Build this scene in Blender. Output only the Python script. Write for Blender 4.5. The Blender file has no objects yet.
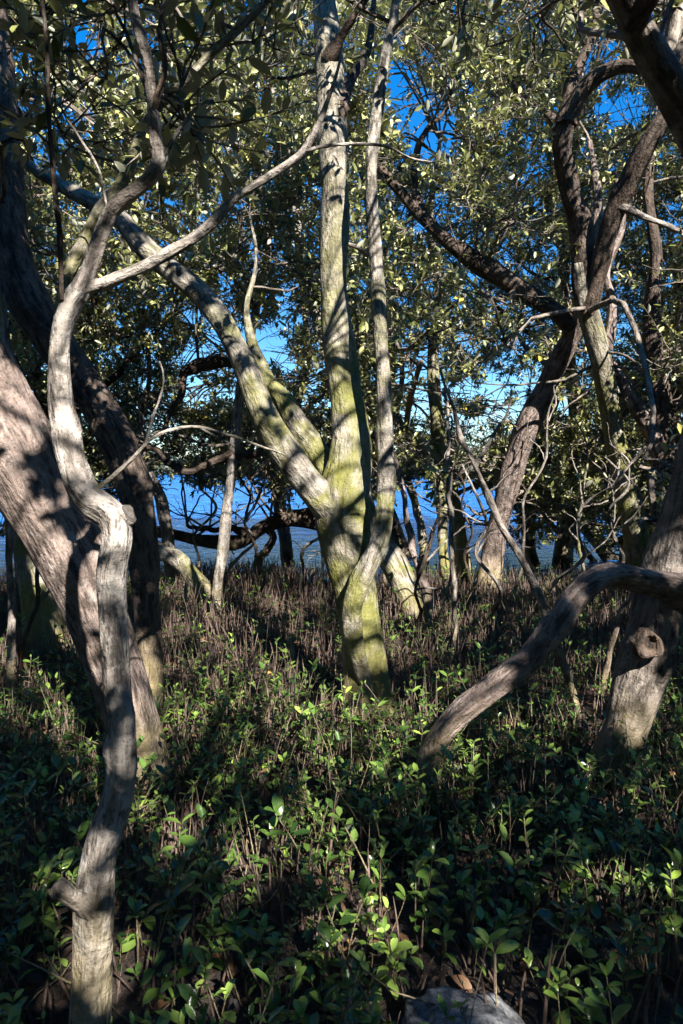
import bpy, math, random
import numpy as np
from mathutils import Vector

SEED = 11
rng = np.random.default_rng(SEED)
random.seed(SEED)
scene = bpy.context.scene
COL = scene.collection

# ------------------------------------------------------------------ camera
CAM_Z = 1.35
PITCH = math.radians(-3.5)
F = 683.0
cam_d = bpy.data.cameras.new("camera")
cam = bpy.data.objects.new("camera", cam_d)
COL.objects.link(cam)
cam.location = (0, 0, CAM_Z)
cam.rotation_euler = (math.radians(90) + PITCH, 0, 0)
cam_d.sensor_fit = 'VERTICAL'
cam_d.sensor_height = 36.0
cam_d.lens = 36.0 * F / 1024.0
cam_d.clip_start = 0.05
cam_d.clip_end = 2000
scene.camera = cam
cp, sp = math.cos(PITCH), math.sin(PITCH)


def P(px, py, d):
    """point at a depth along the view axis, from a position measured on the photograph"""
    x = (px - 341.5) / F * d
    u = (512 - py) / F * d
    return np.array([x, d * cp - u * sp, CAM_Z + d * sp + u * cp])


def proj(p):
    p = np.atleast_2d(p)
    x, y, z = p[:, 0], p[:, 1], p[:, 2] - CAM_Z
    d = y * cp + z * sp
    u = -y * sp + z * cp
    d = np.where(np.abs(d) < 1e-3, 1e-3, d)
    return 341.5 + x / d * F, 512 - u / d * F, d


WATER_Z = -0.12


def sstep(a, b, x):
    t = np.clip((x - a) / (b - a), 0, 1)
    return t * t * (3 - 2 * t)


def ground_z(x, y):
    x = np.asarray(x, float)
    y = np.asarray(y, float)
    s = y + 0.35 * np.sin(x * 0.9) + 0.25 * np.sin(x * 2.3 + 1)
    z = -0.02 * np.clip(s - 5, 0, 5) - 0.18 * sstep(8.3, 10.5, s) - 0.9 * sstep(10.5, 22, y)
    z = z + 2.2 * sstep(196, 212, y)
    b = 0.018 * np.sin(x * 3.1 + 1.3 * np.sin(y * 2.2)) + 0.014 * np.sin(y * 4.3 + x * 1.7) + 0.008 * np.sin(x * 9 + y * 7)
    return z + b * (np.abs(y) < 40)


# ------------------------------------------------------------------ light
SUN = np.array([0.28, -0.74, 0.61])
SUN /= np.linalg.norm(SUN)
sd = bpy.data.lights.new("sun", 'SUN')
sd.energy = 16.0
sd.angle = math.radians(0.5)
sd.color = (1.0, 0.965, 0.90)
so = bpy.data.objects.new("sun", sd)
COL.objects.link(so)
so.location = (6, -14, 14)
so.rotation_euler = Vector(SUN).to_track_quat('Z', 'Y').to_euler()

w = bpy.data.worlds.new("World")
scene.world = w
w.use_nodes = True
nt = w.node_tree
bg = nt.nodes["Background"]
sky = nt.nodes.new("ShaderNodeTexSky")
sky.sky_type = 'NISHITA'
sky.sun_disc = False
sky.sun_elevation = math.asin(SUN[2])
sky.sun_rotation = math.atan2(SUN[0], SUN[1])
sky.air_density = 1.0
sky.dust_density = 0.3
sky.ozone_density = 3.0
hs = nt.nodes.new("ShaderNodeHueSaturation")
hs.inputs['Saturation'].default_value = 1.25
tint = nt.nodes.new("ShaderNodeMix")
tint.data_type = 'RGBA'
tint.blend_type = 'MULTIPLY'
tint.inputs[0].default_value = 1.0
tc = nt.nodes.new("ShaderNodeTexCoord")
sx = nt.nodes.new("ShaderNodeSeparateXYZ")
rp = nt.nodes.new("ShaderNodeValToRGB")
nt.links.new(tc.outputs['Generated'], sx.inputs[0])
nt.links.new(sx.outputs['Z'], rp.inputs['Fac'])
els = rp.color_ramp.elements          # paler and hazier towards the horizon, deep azure higher up
els[0].position, els[0].color = 0.0, (1.15, 1.25, 1.35, 1)
els[1].position, els[1].color = 0.5, (0.08, 1.25, 1.75, 1)
e3 = els.new(0.22)
e3.color = (0.6, 1.0, 1.25, 1)
gain = nt.nodes.new("ShaderNodeVectorMath")
gain.operation = 'SCALE'
gain.inputs['Scale'].default_value = 1.75
nt.links.new(rp.outputs['Color'], gain.inputs[0])
nt.links.new(gain.outputs[0], tint.inputs[7])
nt.links.new(sky.outputs[0], hs.inputs['Color'])
nt.links.new(hs.outputs[0], tint.inputs[6])
nt.links.new(tint.outputs[2], bg.inputs[0])
bg.inputs[1].default_value = 0.092

scene.view_settings.view_transform = 'Standard'
scene.view_settings.look = 'None'
scene.view_settings.exposure = 0
scene.cycles.adaptive_threshold = 0.03
scene.cycles.max_bounces = 3
scene.cycles.diffuse_bounces = 1
scene.cycles.glossy_bounces = 1
scene.cycles.transmission_bounces = 1


# ------------------------------------------------------------------ materials
class NT:
    def __init__(s, name):
        s.m = bpy.data.materials.new(name)
        s.m.use_nodes = True
        s.t = s.m.node_tree
        s.b = s.t.nodes["Principled BSDF"]
        s.out = s.t.nodes["Material Output"]

    def n(s, typ, **kw):
        nd = s.t.nodes.new(typ)
        for k, v in kw.items():
            setattr(nd, k, v)
        return nd

    def l(s, a, b):
        s.t.links.new(a, b)

    def attr(s, name):
        return s.n("ShaderNodeAttribute", attribute_name=name)

    def noise(s, vec, scale, detail=3, rough=0.55, dist=0.0):
        nd = s.n("ShaderNodeTexNoise")
        nd.inputs['Scale'].default_value = scale
        nd.inputs['Detail'].default_value = detail
        nd.inputs['Roughness'].default_value = rough
        nd.inputs['Distortion'].default_value = dist
        if vec is not None:
            s.l(vec, nd.inputs['Vector'])
        return nd.outputs['Fac']

    def ramp(s, fac, stops):
        nd = s.n("ShaderNodeValToRGB")
        e = nd.color_ramp.elements
        while len(e) < len(stops):
            e.new(0.5)
        for el, (p, c) in zip(e, stops):
            el.position = p
            el.color = (c, c, c, 1) if isinstance(c, (int, float)) else (*c, 1)
        s.l(fac, nd.inputs['Fac'])
        return nd.outputs['Color']

    def mix(s, fac, a, b, typ='MIX'):
        nd = s.n("ShaderNodeMix", data_type='RGBA', blend_type=typ)
        for sock, v in ((nd.inputs[0], fac), (nd.inputs[6], a), (nd.inputs[7], b)):
            if isinstance(v, (int, float)):
                sock.default_value = v
            elif isinstance(v, tuple):
                sock.default_value = (*v, 1)
            else:
                s.l(v, sock)
        return nd.outputs[2]

    def math(s, op, a, b=0.0, clamp=False):
        nd = s.n("ShaderNodeMath", operation=op, use_clamp=clamp)
        for sock, v in ((nd.inputs[0], a), (nd.inputs[1], b)):
            if isinstance(v, (int, float)):
                sock.default_value = v
            else:
                s.l(v, sock)
        return nd.outputs[0]

    def mapping(s, vec, scale):
        nd = s.n("ShaderNodeMapping")
        nd.inputs['Scale'].default_value = scale
        s.l(vec, nd.inputs['Vector'])
        return nd.outputs[0]

    def bump(s, h, strength, dist):
        nd = s.n("ShaderNodeBump")
        nd.inputs['Strength'].default_value = strength
        nd.inputs['Distance'].default_value = dist
        s.l(h, nd.inputs['Height'])
        s.l(nd.outputs[0], s.b.inputs['Normal'])


def bark_mat(name, light, dark, moss=0.0, lichen=0.35):
    M = NT(name)
    v = M.attr("bark").outputs['Vector']
    geo = M.n("ShaderNodeNewGeometry")
    long_ = M.mapping(v, (1, 1, 0.22))
    ring = M.mapping(v, (0.5, 0.5, 1.6))
    n1 = M.noise(long_, 30, 5, 0.65, 0.4)
    n2 = M.noise(v, 7, 4, 0.6, 0.5)
    n3 = M.noise(ring, 42, 4, 0.65, 0.3)
    n4 = M.noise(v, 110, 3, 0.6)
    n8 = M.noise(M.mapping(v, (1, 1, 0.55)), 48, 2, 0.5)
    c = M.mix(M.ramp(n2, [(0.33, 0.0), (0.66, 1.0)]), dark, light)
    c = M.mix(M.ramp(n1, [(0.38, 0.9), (0.54, 0.0)]), c, tuple(x * 0.32 for x in dark))
    c = M.mix(M.ramp(n3, [(0.60, 0.0), (0.74, 0.28)]), c, tuple(x * 0.5 for x in dark))
    # pale lichen blotches
    n5 = M.noise(v, 17, 5, 0.7, 0.6)
    c = M.mix(M.ramp(n5, [(0.56, 0.0), (0.64, lichen)]), c, (0.50, 0.47, 0.42))
    # small dark pores
    c = M.mix(M.ramp(n4, [(0.30, 0.7), (0.40, 0.0)]), c, (0.05, 0.042, 0.036))
    c = M.mix(M.ramp(n8, [(0.30, 0.75), (0.37, 0.0)]), c, (0.06, 0.05, 0.043))
    if moss > 0:
        n6 = M.noise(v, 3.6, 5, 0.65, 0.7)
        n7 = M.noise(v, 60, 4, 0.7)
        lo = 0.66 - 0.30 * moss
        sep0 = M.n("ShaderNodeSeparateXYZ")
        M.l(geo.outputs['Position'], sep0.inputs[0])
        hz = M.ramp(M.math('DIVIDE', sep0.outputs['Z'], 4.0), [(0.42, 1.0), (0.80, 0.12)])
        mk = M.math('MULTIPLY', hz, M.math('MULTIPLY', M.ramp(n6, [(lo, 0.0), (lo + 0.2, 0.9)]), M.ramp(n4, [(0.3, 0.55), (0.5, 1.0)])))
        mc = M.mix(n7, (0.06, 0.066, 0.010), (0.30, 0.285, 0.06))
        c = M.mix(mk, c, mc)
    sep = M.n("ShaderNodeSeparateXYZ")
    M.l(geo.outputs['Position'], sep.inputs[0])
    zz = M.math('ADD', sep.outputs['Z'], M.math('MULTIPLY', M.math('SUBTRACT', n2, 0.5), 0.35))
    c = M.mix(M.ramp(zz, [(0.10, 0.55), (0.42, 0.0)]), c, (0.30, 0.24, 0.11), 'MIX')  # ochre tint at the foot stands in for the yellow light there
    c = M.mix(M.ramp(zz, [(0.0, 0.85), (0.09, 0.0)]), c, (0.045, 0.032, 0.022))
    M.l(c, M.b.inputs['Base Color'])
    M.b.inputs['Roughness'].default_value = 0.82
    M.b.inputs['Specular IOR Level'].default_value = 0.25
    h = M.math('ADD', M.math('MULTIPLY', n1, 0.8), M.math('ADD', M.math('MULTIPLY', n3, 0.25), M.math('MULTIPLY', n4, 0.25)))
    h = M.math('ADD', M.math('ADD', h, M.math('MULTIPLY', n2, 0.8)), M.math('MULTIPLY', n8, 0.9))
    M.bump(h, 0.9, 0.02)
    return M.m


def leaf_mat(name, stops, under, rough=0.33, trans=0.22, veins=False):
    M = NT(name)
    a = M.attr("lv").outputs['Fac']
    geo = M.n("ShaderNodeNewGeometry")
    top = M.ramp(a, stops)
    nz = M.noise(M.n("ShaderNodeTexCoord").outputs['Object'], 60 if veins else 25, 3)
    top = M.mix(0.35, top, M.mix(nz, (0, 0, 0), (1, 1, 1)), 'OVERLAY')
    c = M.mix(geo.outputs['Backfacing'], top, under)
    M.l(c, M.b.inputs['Base Color'])
    M.b.inputs['Roughness'].default_value = rough
    M.b.inputs['Specular IOR Level'].default_value = 0.55
    if veins:
        M.bump(nz, 0.35, 0.002)
    tr = M.n("ShaderNodeBsdfTranslucent")
    M.l(M.mix(0.5, top, (0.20, 0.26, 0.03)), tr.inputs['Color'])
    ms = M.n("ShaderNodeMixShader")
    ms.inputs[0].default_value = trans
    M.l(M.b.outputs[0], ms.inputs[1])
    M.l(tr.outputs[0], ms.inputs[2])
    M.l(ms.outputs[0], M.out.inputs['Surface'])
    return M.m


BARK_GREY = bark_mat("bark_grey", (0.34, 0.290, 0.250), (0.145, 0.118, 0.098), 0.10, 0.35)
BARK_SHADE = bark_mat("bark_grey_shaded", (0.25, 0.207, 0.175), (0.108, 0.086, 0.070), 0.08, 0.25)  # darker copy of the grey bark, carries the right trunk's shade
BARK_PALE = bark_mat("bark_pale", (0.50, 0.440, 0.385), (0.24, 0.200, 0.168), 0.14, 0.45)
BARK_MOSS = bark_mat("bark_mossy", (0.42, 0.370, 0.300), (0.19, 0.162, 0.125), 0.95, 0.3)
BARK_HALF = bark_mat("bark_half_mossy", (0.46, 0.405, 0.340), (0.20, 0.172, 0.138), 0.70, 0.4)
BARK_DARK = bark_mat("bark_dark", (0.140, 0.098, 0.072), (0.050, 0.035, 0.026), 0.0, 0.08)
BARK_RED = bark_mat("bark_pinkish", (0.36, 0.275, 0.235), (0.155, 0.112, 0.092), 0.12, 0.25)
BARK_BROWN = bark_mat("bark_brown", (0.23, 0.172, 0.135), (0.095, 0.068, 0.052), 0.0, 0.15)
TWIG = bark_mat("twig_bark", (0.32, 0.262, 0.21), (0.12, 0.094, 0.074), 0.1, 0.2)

LEAF = leaf_mat("mangrove_leaf", [(0.0, (0.045, 0.054, 0.013)), (0.45, (0.16, 0.17, 0.042)), (0.88, (0.46, 0.45, 0.19)), (1.0, (0.45, 0.36, 0.06))],
                (0.46, 0.45, 0.32), 0.36, 0.16)
LEAF_SEED = leaf_mat("seedling_leaf", [(0.0, (0.022, 0.055, 0.012)), (0.4, (0.09, 0.165, 0.028)), (0.85, (0.27, 0.38, 0.08)), (0.97, (0.30, 0.43, 0.06)), (1.0, (0.42, 0.30, 0.045))],
                     (0.25, 0.29, 0.19), 0.24, 0.16, True)


def litter_mat():
    M = NT("dead_leaf")
    a = M.attr("lv").outputs['Fac']
    c = M.ramp(a, [(0.0, (0.02, 0.014, 0.01)), (0.5, (0.075, 0.042, 0.024)), (0.85, (0.20, 0.105, 0.05)), (1.0, (0.45, 0.22, 0.06))])
    M.l(c, M.b.inputs['Base Color'])
    M.b.inputs['Roughness'].default_value = 0.6
    return M.m


def root_mat():
    M = NT("breather_root_skin")
    v = M.n("ShaderNodeTexCoord").outputs['Object']
    n1 = M.noise(v, 9, 4, 0.7)
    n2 = M.noise(v, 140, 3)
    c = M.mix(M.ramp(n1, [(0.35, 0.0), (0.68, 1.0)]), (0.075, 0.046, 0.036), (0.27, 0.185, 0.145))
    c = M.mix(M.ramp(n2, [(0.4, 0.5), (0.6, 0.0)]), c, (0.04, 0.027, 0.02))
    M.l(c, M.b.inputs['Base Color'])
    M.b.inputs['Roughness'].default_value = 0.75
    M.bump(n2, 0.5, 0.002)
    return M.m


def mud_mat():
    M = NT("mud")
    v = M.n("ShaderNodeTexCoord").outputs['Object']
    n1 = M.noise(v, 2.2, 5, 0.65)
    n2 = M.noise(v, 26, 5, 0.7)
    c = M.mix(n1, (0.016, 0.011, 0.009), (0.05, 0.034, 0.025))
    c = M.mix(M.ramp(n2, [(0.5, 0.0), (0.72, 0.8)]), c, (0.085, 0.055, 0.038))
    M.l(c, M.b.inputs['Base Color'])
    M.l(M.ramp(n1, [(0.35, 0.45), (0.6, 0.9)]), M.b.inputs['Roughness'])
    M.bump(n2, 0.9, 0.03)
    return M.m


def water_mat():
    M = NT("water_surface")
    v = M.n("ShaderNodeTexCoord").outputs['Object']
    a = M.noise(M.mapping(v, (0.9, 0.75, 1)), 2.2, 5, 0.75, 0.5)
    b = M.noise(M.mapping(v, (0.25, 0.3, 1)), 1.2, 3, 0.6)
    c = M.mix(M.ramp(a, [(0.38, 0.0), (0.50, 0.45), (0.66, 1.0)]), (0.0006, 0.018, 0.09), (0.02, 0.27, 0.85))  # ripple glints and dark reflections painted into the blue
    M.l(c, M.b.inputs['Base Color'])
    M.b.inputs['Roughness'].default_value = 0.25
    M.b.inputs['Specular IOR Level'].default_value = 0.16
    M.b.inputs['IOR'].default_value = 1.33
    M.bump(M.math('ADD', a, M.math('MULTIPLY', b, 1.5)), 1.0, 0.6)
    return M.m


def rock_mat():
    M = NT("rock_surface")
    v = M.n("ShaderNodeTexCoord").outputs['Object']
    n1 = M.noise(M.mapping(v, (1, 1.4, 1.2)), 24, 6, 0.75, 0.3)
    n2 = M.noise(v, 60, 4, 0.7)
    c = M.mix(M.ramp(n1, [(0.35, 0.0), (0.6, 1.0)]), (0.035, 0.035, 0.036), (0.27, 0.27, 0.275))
    c = M.mix(M.ramp(n2, [(0.35, 0.8), (0.5, 0.0)]), c, (0.03, 0.03, 0.03))
    M.l(c, M.b.inputs['Base Color'])
    M.b.inputs['Roughness'].default_value = 0.7
    M.bump(n1, 0.5, 0.008)
    return M.m


def far_mat():
    M = NT("far_foliage")
    a = M.attr("lv").outputs['Fac']
    c = M.ramp(a, [(0.0, (0.06, 0.09, 0.08)), (1.0, (0.16, 0.19, 0.13))])  # distance haze mixed into the leaf colour
    M.l(c, M.b.inputs['Base Color'])
    M.b.inputs['Roughness'].default_value = 0.8
    return M.m


LITTER, ROOT, MUD, WATER, ROCK, FAR = litter_mat(), root_mat(), mud_mat(), water_mat(), rock_mat(), far_mat()


# ------------------------------------------------------------------ mesh accumulator
class Acc:
    def __init__(s):
        s.v, s.bark, s.lv = [], [], []
        s.q, s.qm, s.t, s.tm = [], [], [], []
        s.n = 0

    def add(s, v, quads=None, tris=None, mat=0, bark=None, lv=None):
        v = np.asarray(v, float).reshape(-1, 3)
        k = len(v)
        s.v.append(v)
        s.bark.append(np.zeros((k, 3)) if bark is None else np.asarray(bark).reshape(-1, 3))
        s.lv.append(np.zeros(k) if lv is None else np.asarray(lv).reshape(-1))
        if quads is not None and len(quads):
            q = np.asarray(quads, np.int64).reshape(-1, 4) + s.n
            s.q.append(q)
            s.qm.append(np.full(len(q), mat))
        if tris is not None and len(tris):
            t = np.asarray(tris, np.int64).reshape(-1, 3) + s.n
            s.t.append(t)
            s.tm.append(np.full(len(t), mat))
        s.n += k

    def mesh(s, name, mats, origin=(0, 0, 0)):
        me = bpy.data.meshes.new(name)
        v = np.concatenate(s.v) - np.asarray(origin, float)
        q = np.concatenate(s.q) if s.q else np.zeros((0, 4), np.int64)
        t = np.concatenate(s.t) if s.t else np.zeros((0, 3), np.int64)
        me.vertices.add(len(v))
        me.vertices.foreach_set("co", v.astype(np.float32).ravel())
        me.loops.add(q.size + t.size)
        me.loops.foreach_set("vertex_index", np.concatenate([q.ravel(), t.ravel()]).astype(np.int32))
        me.polygons.add(len(q) + len(t))
        ls = np.concatenate([np.arange(len(q)) * 4, q.size + np.arange(len(t)) * 3]).astype(np.int32)
        me.polygons.foreach_set("loop_start", ls)
        mi = np.concatenate(([*s.qm] if s.qm else []) + ([*s.tm] if s.tm else [])).astype(np.int32)
        me.polygons.foreach_set("material_index", mi)
        me.polygons.foreach_set("use_smooth", np.ones(len(mi), bool))
        a = me.attributes.new("bark", 'FLOAT_VECTOR', 'POINT')
        a.data.foreach_set("vector", np.concatenate(s.bark).astype(np.float32).ravel())
        a = me.attributes.new("lv", 'FLOAT', 'POINT')
        a.data.foreach_set("value", np.concatenate(s.lv).astype(np.float32))
        for m in mats:
            me.materials.append(m)
        me.update(calc_edges=True)
        return me


def link(name, me, parent=None, loc=(0, 0, 0)):
    o = bpy.data.objects.new(name, me)
    COL.objects.link(o)
    if parent is not None:
        o.parent = parent
    else:
        o.location = tuple(loc)
    return o


def tag(o, label=None, cat=None, group=None, kind=None):
    if label:
        o['label'] = label
    if cat:
        o['category'] = cat
    if group:
        o['group'] = group
    if kind:
        o['kind'] = kind
    return o


def norm(a):
    a = np.asarray(a, float)
    return a / np.maximum(np.linalg.norm(a, axis=-1, keepdims=True), 1e-9)


# ------------------------------------------------------------------ tubes
def resample(pts, rad, step):
    pts = np.asarray(pts, float)
    rad = np.asarray(rad, float)
    p = np.vstack([2 * pts[0] - pts[1], pts, 2 * pts[-1] - pts[-2]])
    r = np.concatenate([[rad[0]], rad, [rad[-1]]])
    op, orr = [], []
    for i in range(1, len(p) - 2):
        L = np.linalg.norm(p[i + 1] - p[i])
        k = max(2, int(L / step))
        t = (np.arange(k) / k)[:, None]
        a, b, c, d = p[i - 1], p[i], p[i + 1], p[i + 2]
        op.append(0.5 * ((2 * b) + (c - a) * t + (2 * a - 5 * b + 4 * c - d) * t ** 2 + (3 * b - a - 3 * c + d) * t ** 3))
        tt = t[:, 0]
        tt = tt * tt * (3 - 2 * tt)
        orr.append(r[i] * (1 - tt) + r[i + 1] * tt)
    op.append(p[-2:-1])
    orr.append(r[-2:-1])
    return np.concatenate(op), np.concatenate(orr)


def frames(c):
    t = norm(np.gradient(c, axis=0))
    ref = np.array([0, 0, 1.0]) if abs(t[0][2]) < 0.8 else np.array([1.0, 0, 0])
    n = np.cross(t[0], ref)
    n /= np.linalg.norm(n)
    N = [n]
    for i in range(1, len(t)):
        n = N[-1] - t[i] * np.dot(N[-1], t[i])
        n /= max(np.linalg.norm(n), 1e-9)
        N.append(n)
    N = np.array(N)
    return t, N, np.cross(t, N)


def tube(acc, pts, rad, sides=14, step=None, lump=0.09, wob=0.0, mat=0, flare=0.0, cap=True, knots=0):
    rad = np.asarray(rad, float)
    step = step or max(0.02, float(rad.max()) * 0.5)
    c, r = resample(pts, rad, step)
    s = np.concatenate([[0], np.cumsum(np.linalg.norm(np.diff(c, axis=0), axis=1))])
    if wob:
        for k in range(3):
            f = (2 + 3 * k) / max(0.5, s[-1]) * 2 * math.pi
            A = wob / (1 + k)
            c = c + A * np.sin(f * s + rng.uniform(0, 6.3))[:, None] * norm(rng.normal(size=3)) * np.clip(s / 0.15, 0, 1)[:, None]
    t, N, B = frames(c)
    th = np.arange(sides) / sides * 2 * math.pi
    mod = np.ones((len(c), sides))
    rm = max(0.01, float(rad.mean()))
    for k in range(9):
        m = rng.integers(0, 5)
        f = rng.uniform(0.15, 1.1) / rm
        mod += lump / (1 + 0.25 * k) * np.cos(m * th[None, :] + f * s[:, None] * (0.35 if k < 4 else 1) + rng.uniform(0, 6.3))
    for k in range(knots):
        s0, t0, w0 = rng.uniform(0.1, 0.9) * s[-1], rng.uniform(0, 6.3), rng.uniform(0.35, 0.8)
        dt = np.abs((th - t0 + math.pi) % (2 * math.pi) - math.pi)
        mod += rng.uniform(0.12, 0.38) * np.exp(-(((s - s0) / (rm * w0 * 1.3)) ** 2))[:, None] * np.exp(-((dt / w0) ** 2))[None, :]
    if flare:
        g = np.exp(-s / (rad[0] * 1.6))
        lob = 1 + 0.45 * np.cos(4 * th + rng.uniform(0, 6)) + 0.3 * np.cos(7 * th + rng.uniform(0, 6))
        mod += flare * g[:, None] * lob[None, :]
    R = r[:, None] * mod
    ring = c[:, None, :] + R[..., None] * (np.cos(th)[None, :, None] * N[:, None, :] + np.sin(th)[None, :, None] * B[:, None, :])
    v = ring.reshape(-1, 3)
    off = rng.uniform(0, 40)
    bk = np.stack([R * np.cos(th)[None, :] + off, R * np.sin(th)[None, :], np.repeat(s[:, None], sides, 1) + off], -1).reshape(-1, 3)
    if cap:
        v = np.vstack([v, np.repeat((c[-1] + t[-1] * r[-1] * 0.25)[None], sides, 0) + (ring[-1] - c[-1]) * 0.02])
        bk = np.vstack([bk, bk[-sides:] * 0.98])
    nr = len(v) // sides
    i = np.arange(nr - 1)[:, None] * sides
    j = np.arange(sides)[None, :]
    j2 = (j + 1) % sides
    q = np.stack([i + j, i + j2, i + sides + j2, i + sides + j], -1).reshape(-1, 4)
    acc.add(v, q, mat=mat, bark=bk)
    return c, r


def batch_tubes(acc, C, R, mat=0, sides=3):
    """C (n,k,3) centre lines, R (n,k) radii: many thin twigs at once"""
    C = np.asarray(C, float)
    n, k, _ = C.shape
    t = norm(C[:, -1] - C[:, 0])
    ref = np.where(np.abs(t[:, 2:3]) < 0.8, np.array([[0, 0, 1.0]]), np.array([[1.0, 0, 0]]))
    N = norm(np.cross(t, ref))
    B = np.cross(t, N)
    th = np.arange(sides) / sides * 2 * math.pi
    dirs = np.cos(th)[None, :, None] * N[:, None] + np.sin(th)[None, :, None] * B[:, None]
    v = C[:, :, None, :] + R[:, :, None, None] * dirs[:, None]
    s = np.arange(k)[None, :, None] * 0.08 + rng.uniform(0, 30, (n, 1, 1))
    bk = np.stack([R[..., None] * np.cos(th) + s * 0, R[..., None] * np.sin(th) + s * 0, s + 0 * (R[..., None] * th)], -1)
    a = (np.arange(n) * k * sides)[:, None, None]
    i = (np.arange(k - 1) * sides)[None, :, None]
    j = np.arange(sides)[None, None, :]
    j2 = (j + 1) % sides
    q = np.stack([a + i + j, a + i + j2, a + i + sides + j2, a + i + sides + j], -1).reshape(-1, 4)
    acc.add(v.reshape(-1, 3), q, mat=mat, bark=bk.reshape(-1, 3))


# ------------------------------------------------------------------ leaves
def leaves(acc, pos, dr, nrm, length, width, lv, mat=0, hi=False, curl=0.12):
    pos, dr = np.asarray(pos, float), norm(dr)
    sd_ = norm(np.cross(dr, nrm))
    up = np.cross(sd_, dr)
    L, W = np.asarray(length)[:, None], np.asarray(width)[:, None]
    n = len(pos)
    if hi:
        st = [(0.17, 0.42), (0.42, 0.90), (0.68, 1.0), (0.89, 0.64)]
        V = [pos]
        for u, wd in st:
            ctr = pos + dr * L * u + up * L * (curl * (u * 1.2 - 1.6 * u * u))
            fold = W * 0.16 * wd
            V += [ctr - sd_ * W * 0.5 * wd + up * fold, ctr, ctr + sd_ * W * 0.5 * wd + up * fold]
        V.append(pos + dr * L + up * L * (curl * -0.4))
        v = np.stack(V, 1)
        k = 14
        q, t = [], [(0, 2, 1), (0, 3, 2), (10, 11, 13), (11, 12, 13)]
        for i in range(3):
            b = 1 + 3 * i
            q += [(b, b + 1, b + 4, b + 3), (b + 1, b + 2, b + 5, b + 4)]
        t = [(0, 2, 1), (0, 3, 2), (10, 11, 13), (11, 12, 13)]
        q = np.array(q)
        t = np.array(t)
        base = np.arange(n)[:, None, None] * k
        acc.add(v.reshape(-1, 3), (base + q).reshape(-1, 4), (base + t).reshape(-1, 3), mat, lv=np.repeat(lv, k))
    else:
        f = W * 0.14
        bend = up * L * -0.10
        V = [pos, pos + dr * L * 0.30 + sd_ * W * 0.42 + up * f, pos + dr * L * 0.68 + sd_ * W * 0.44 + up * f + bend * 0.4, pos + dr * L + bend,
             pos + dr * L * 0.68 - sd_ * W * 0.44 + up * f + bend * 0.4, pos + dr * L * 0.30 - sd_ * W * 0.42 + up * f]
        v = np.stack(V, 1)
        q = np.array([(0, 1, 2, 3), (0, 3, 4, 5)])
        acc.add(v.reshape(-1, 3), (np.arange(n)[:, None, None] * 6 + q).reshape(-1, 4), mat=mat, lv=np.repeat(lv, 6))


class Shoots:
    """collects leafy shoots, then writes them to a mesh in one go"""

    def __init__(s):
        s.a, s.d, s.len, s.size, s.nl = [], [], [], [], []

    def add(s, a, d, ln, size, nl):
        s.a.append(a)
        s.d.append(d)
        s.len.append(ln)
        s.size.append(size)
        s.nl.append(nl)

    def write(s, acc, leafmat=0, twigmat=1):
        if not s.a:
            return
        A, D = np.array(s.a), norm(np.array(s.d))
        ln, size, nl = np.array(s.len), np.array(s.size), np.array(s.nl)
        n = len(A)
        k = 4
        u = np.linspace(0, 1, k)
        bend = rng.normal(0, 0.22, (n, 3)) + np.array([0, 0, 0.12])
        C = A[:, None] + D[:, None] * (ln[:, None] * u)[..., None] + bend[:, None] * (ln[:, None] * u ** 2)[..., None]
        R = (0.0042 * (1 - 0.6 * u))[None] * np.ones((n, 1))
        batch_tubes(acc, C, R, twigmat, 3)
        idx = np.repeat(np.arange(n), nl)
        m = len(idx)
        first = np.cumsum(nl) - nl
        o = np.arange(m) - first[idx]
        uu = 0.30 + 0.70 * (o + rng.uniform(0, 0.6, m)) / nl[idx]
        uu = np.clip(uu, 0, 1)
        pos = A[idx] + D[idx] * (ln[idx] * uu)[:, None] + bend[idx] * (ln[idx] * uu ** 2)[:, None]
        dd = norm(D[idx] + 2 * bend[idx] * uu[:, None])
        ref = np.where(np.abs(dd[:, 2:3]) < 0.8, np.array([[0, 0, 1.0]]), np.array([[1.0, 0, 0]]))
        x = norm(np.cross(dd, ref))
        y = np.cross(dd, x)
        ang = o * 2.4 + rng.uniform(0, 6.3, n)[idx] + rng.normal(0, 0.3, m)
        rad = np.cos(ang)[:, None] * x + np.sin(ang)[:, None] * y
        ld = norm(dd * (0.35 + 0.5 * uu[:, None]) + rad * 0.9 + rng.normal(0, 0.22, (m, 3)))
        nr = norm(np.array([0, 0, 0.75]) + SUN * 0.35 + dd * 0.3 + rng.normal(0, 0.5, (m, 3)))
        L = size[idx] * rng.uniform(0.5, 1.2, m)
        lv = np.clip(rng.beta(1.5, 1.6, m) + rng.normal(0, 0.1, n)[idx], 0, 0.93)
        lv = np.where(rng.random(m) < 0.012, 1.0, lv)
        leaves(acc, pos, ld, nr, L, L * rng.uniform(0.38, 0.5, m), lv, leafmat)


# ------------------------------------------------------------------ trees
TREES = []


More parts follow.
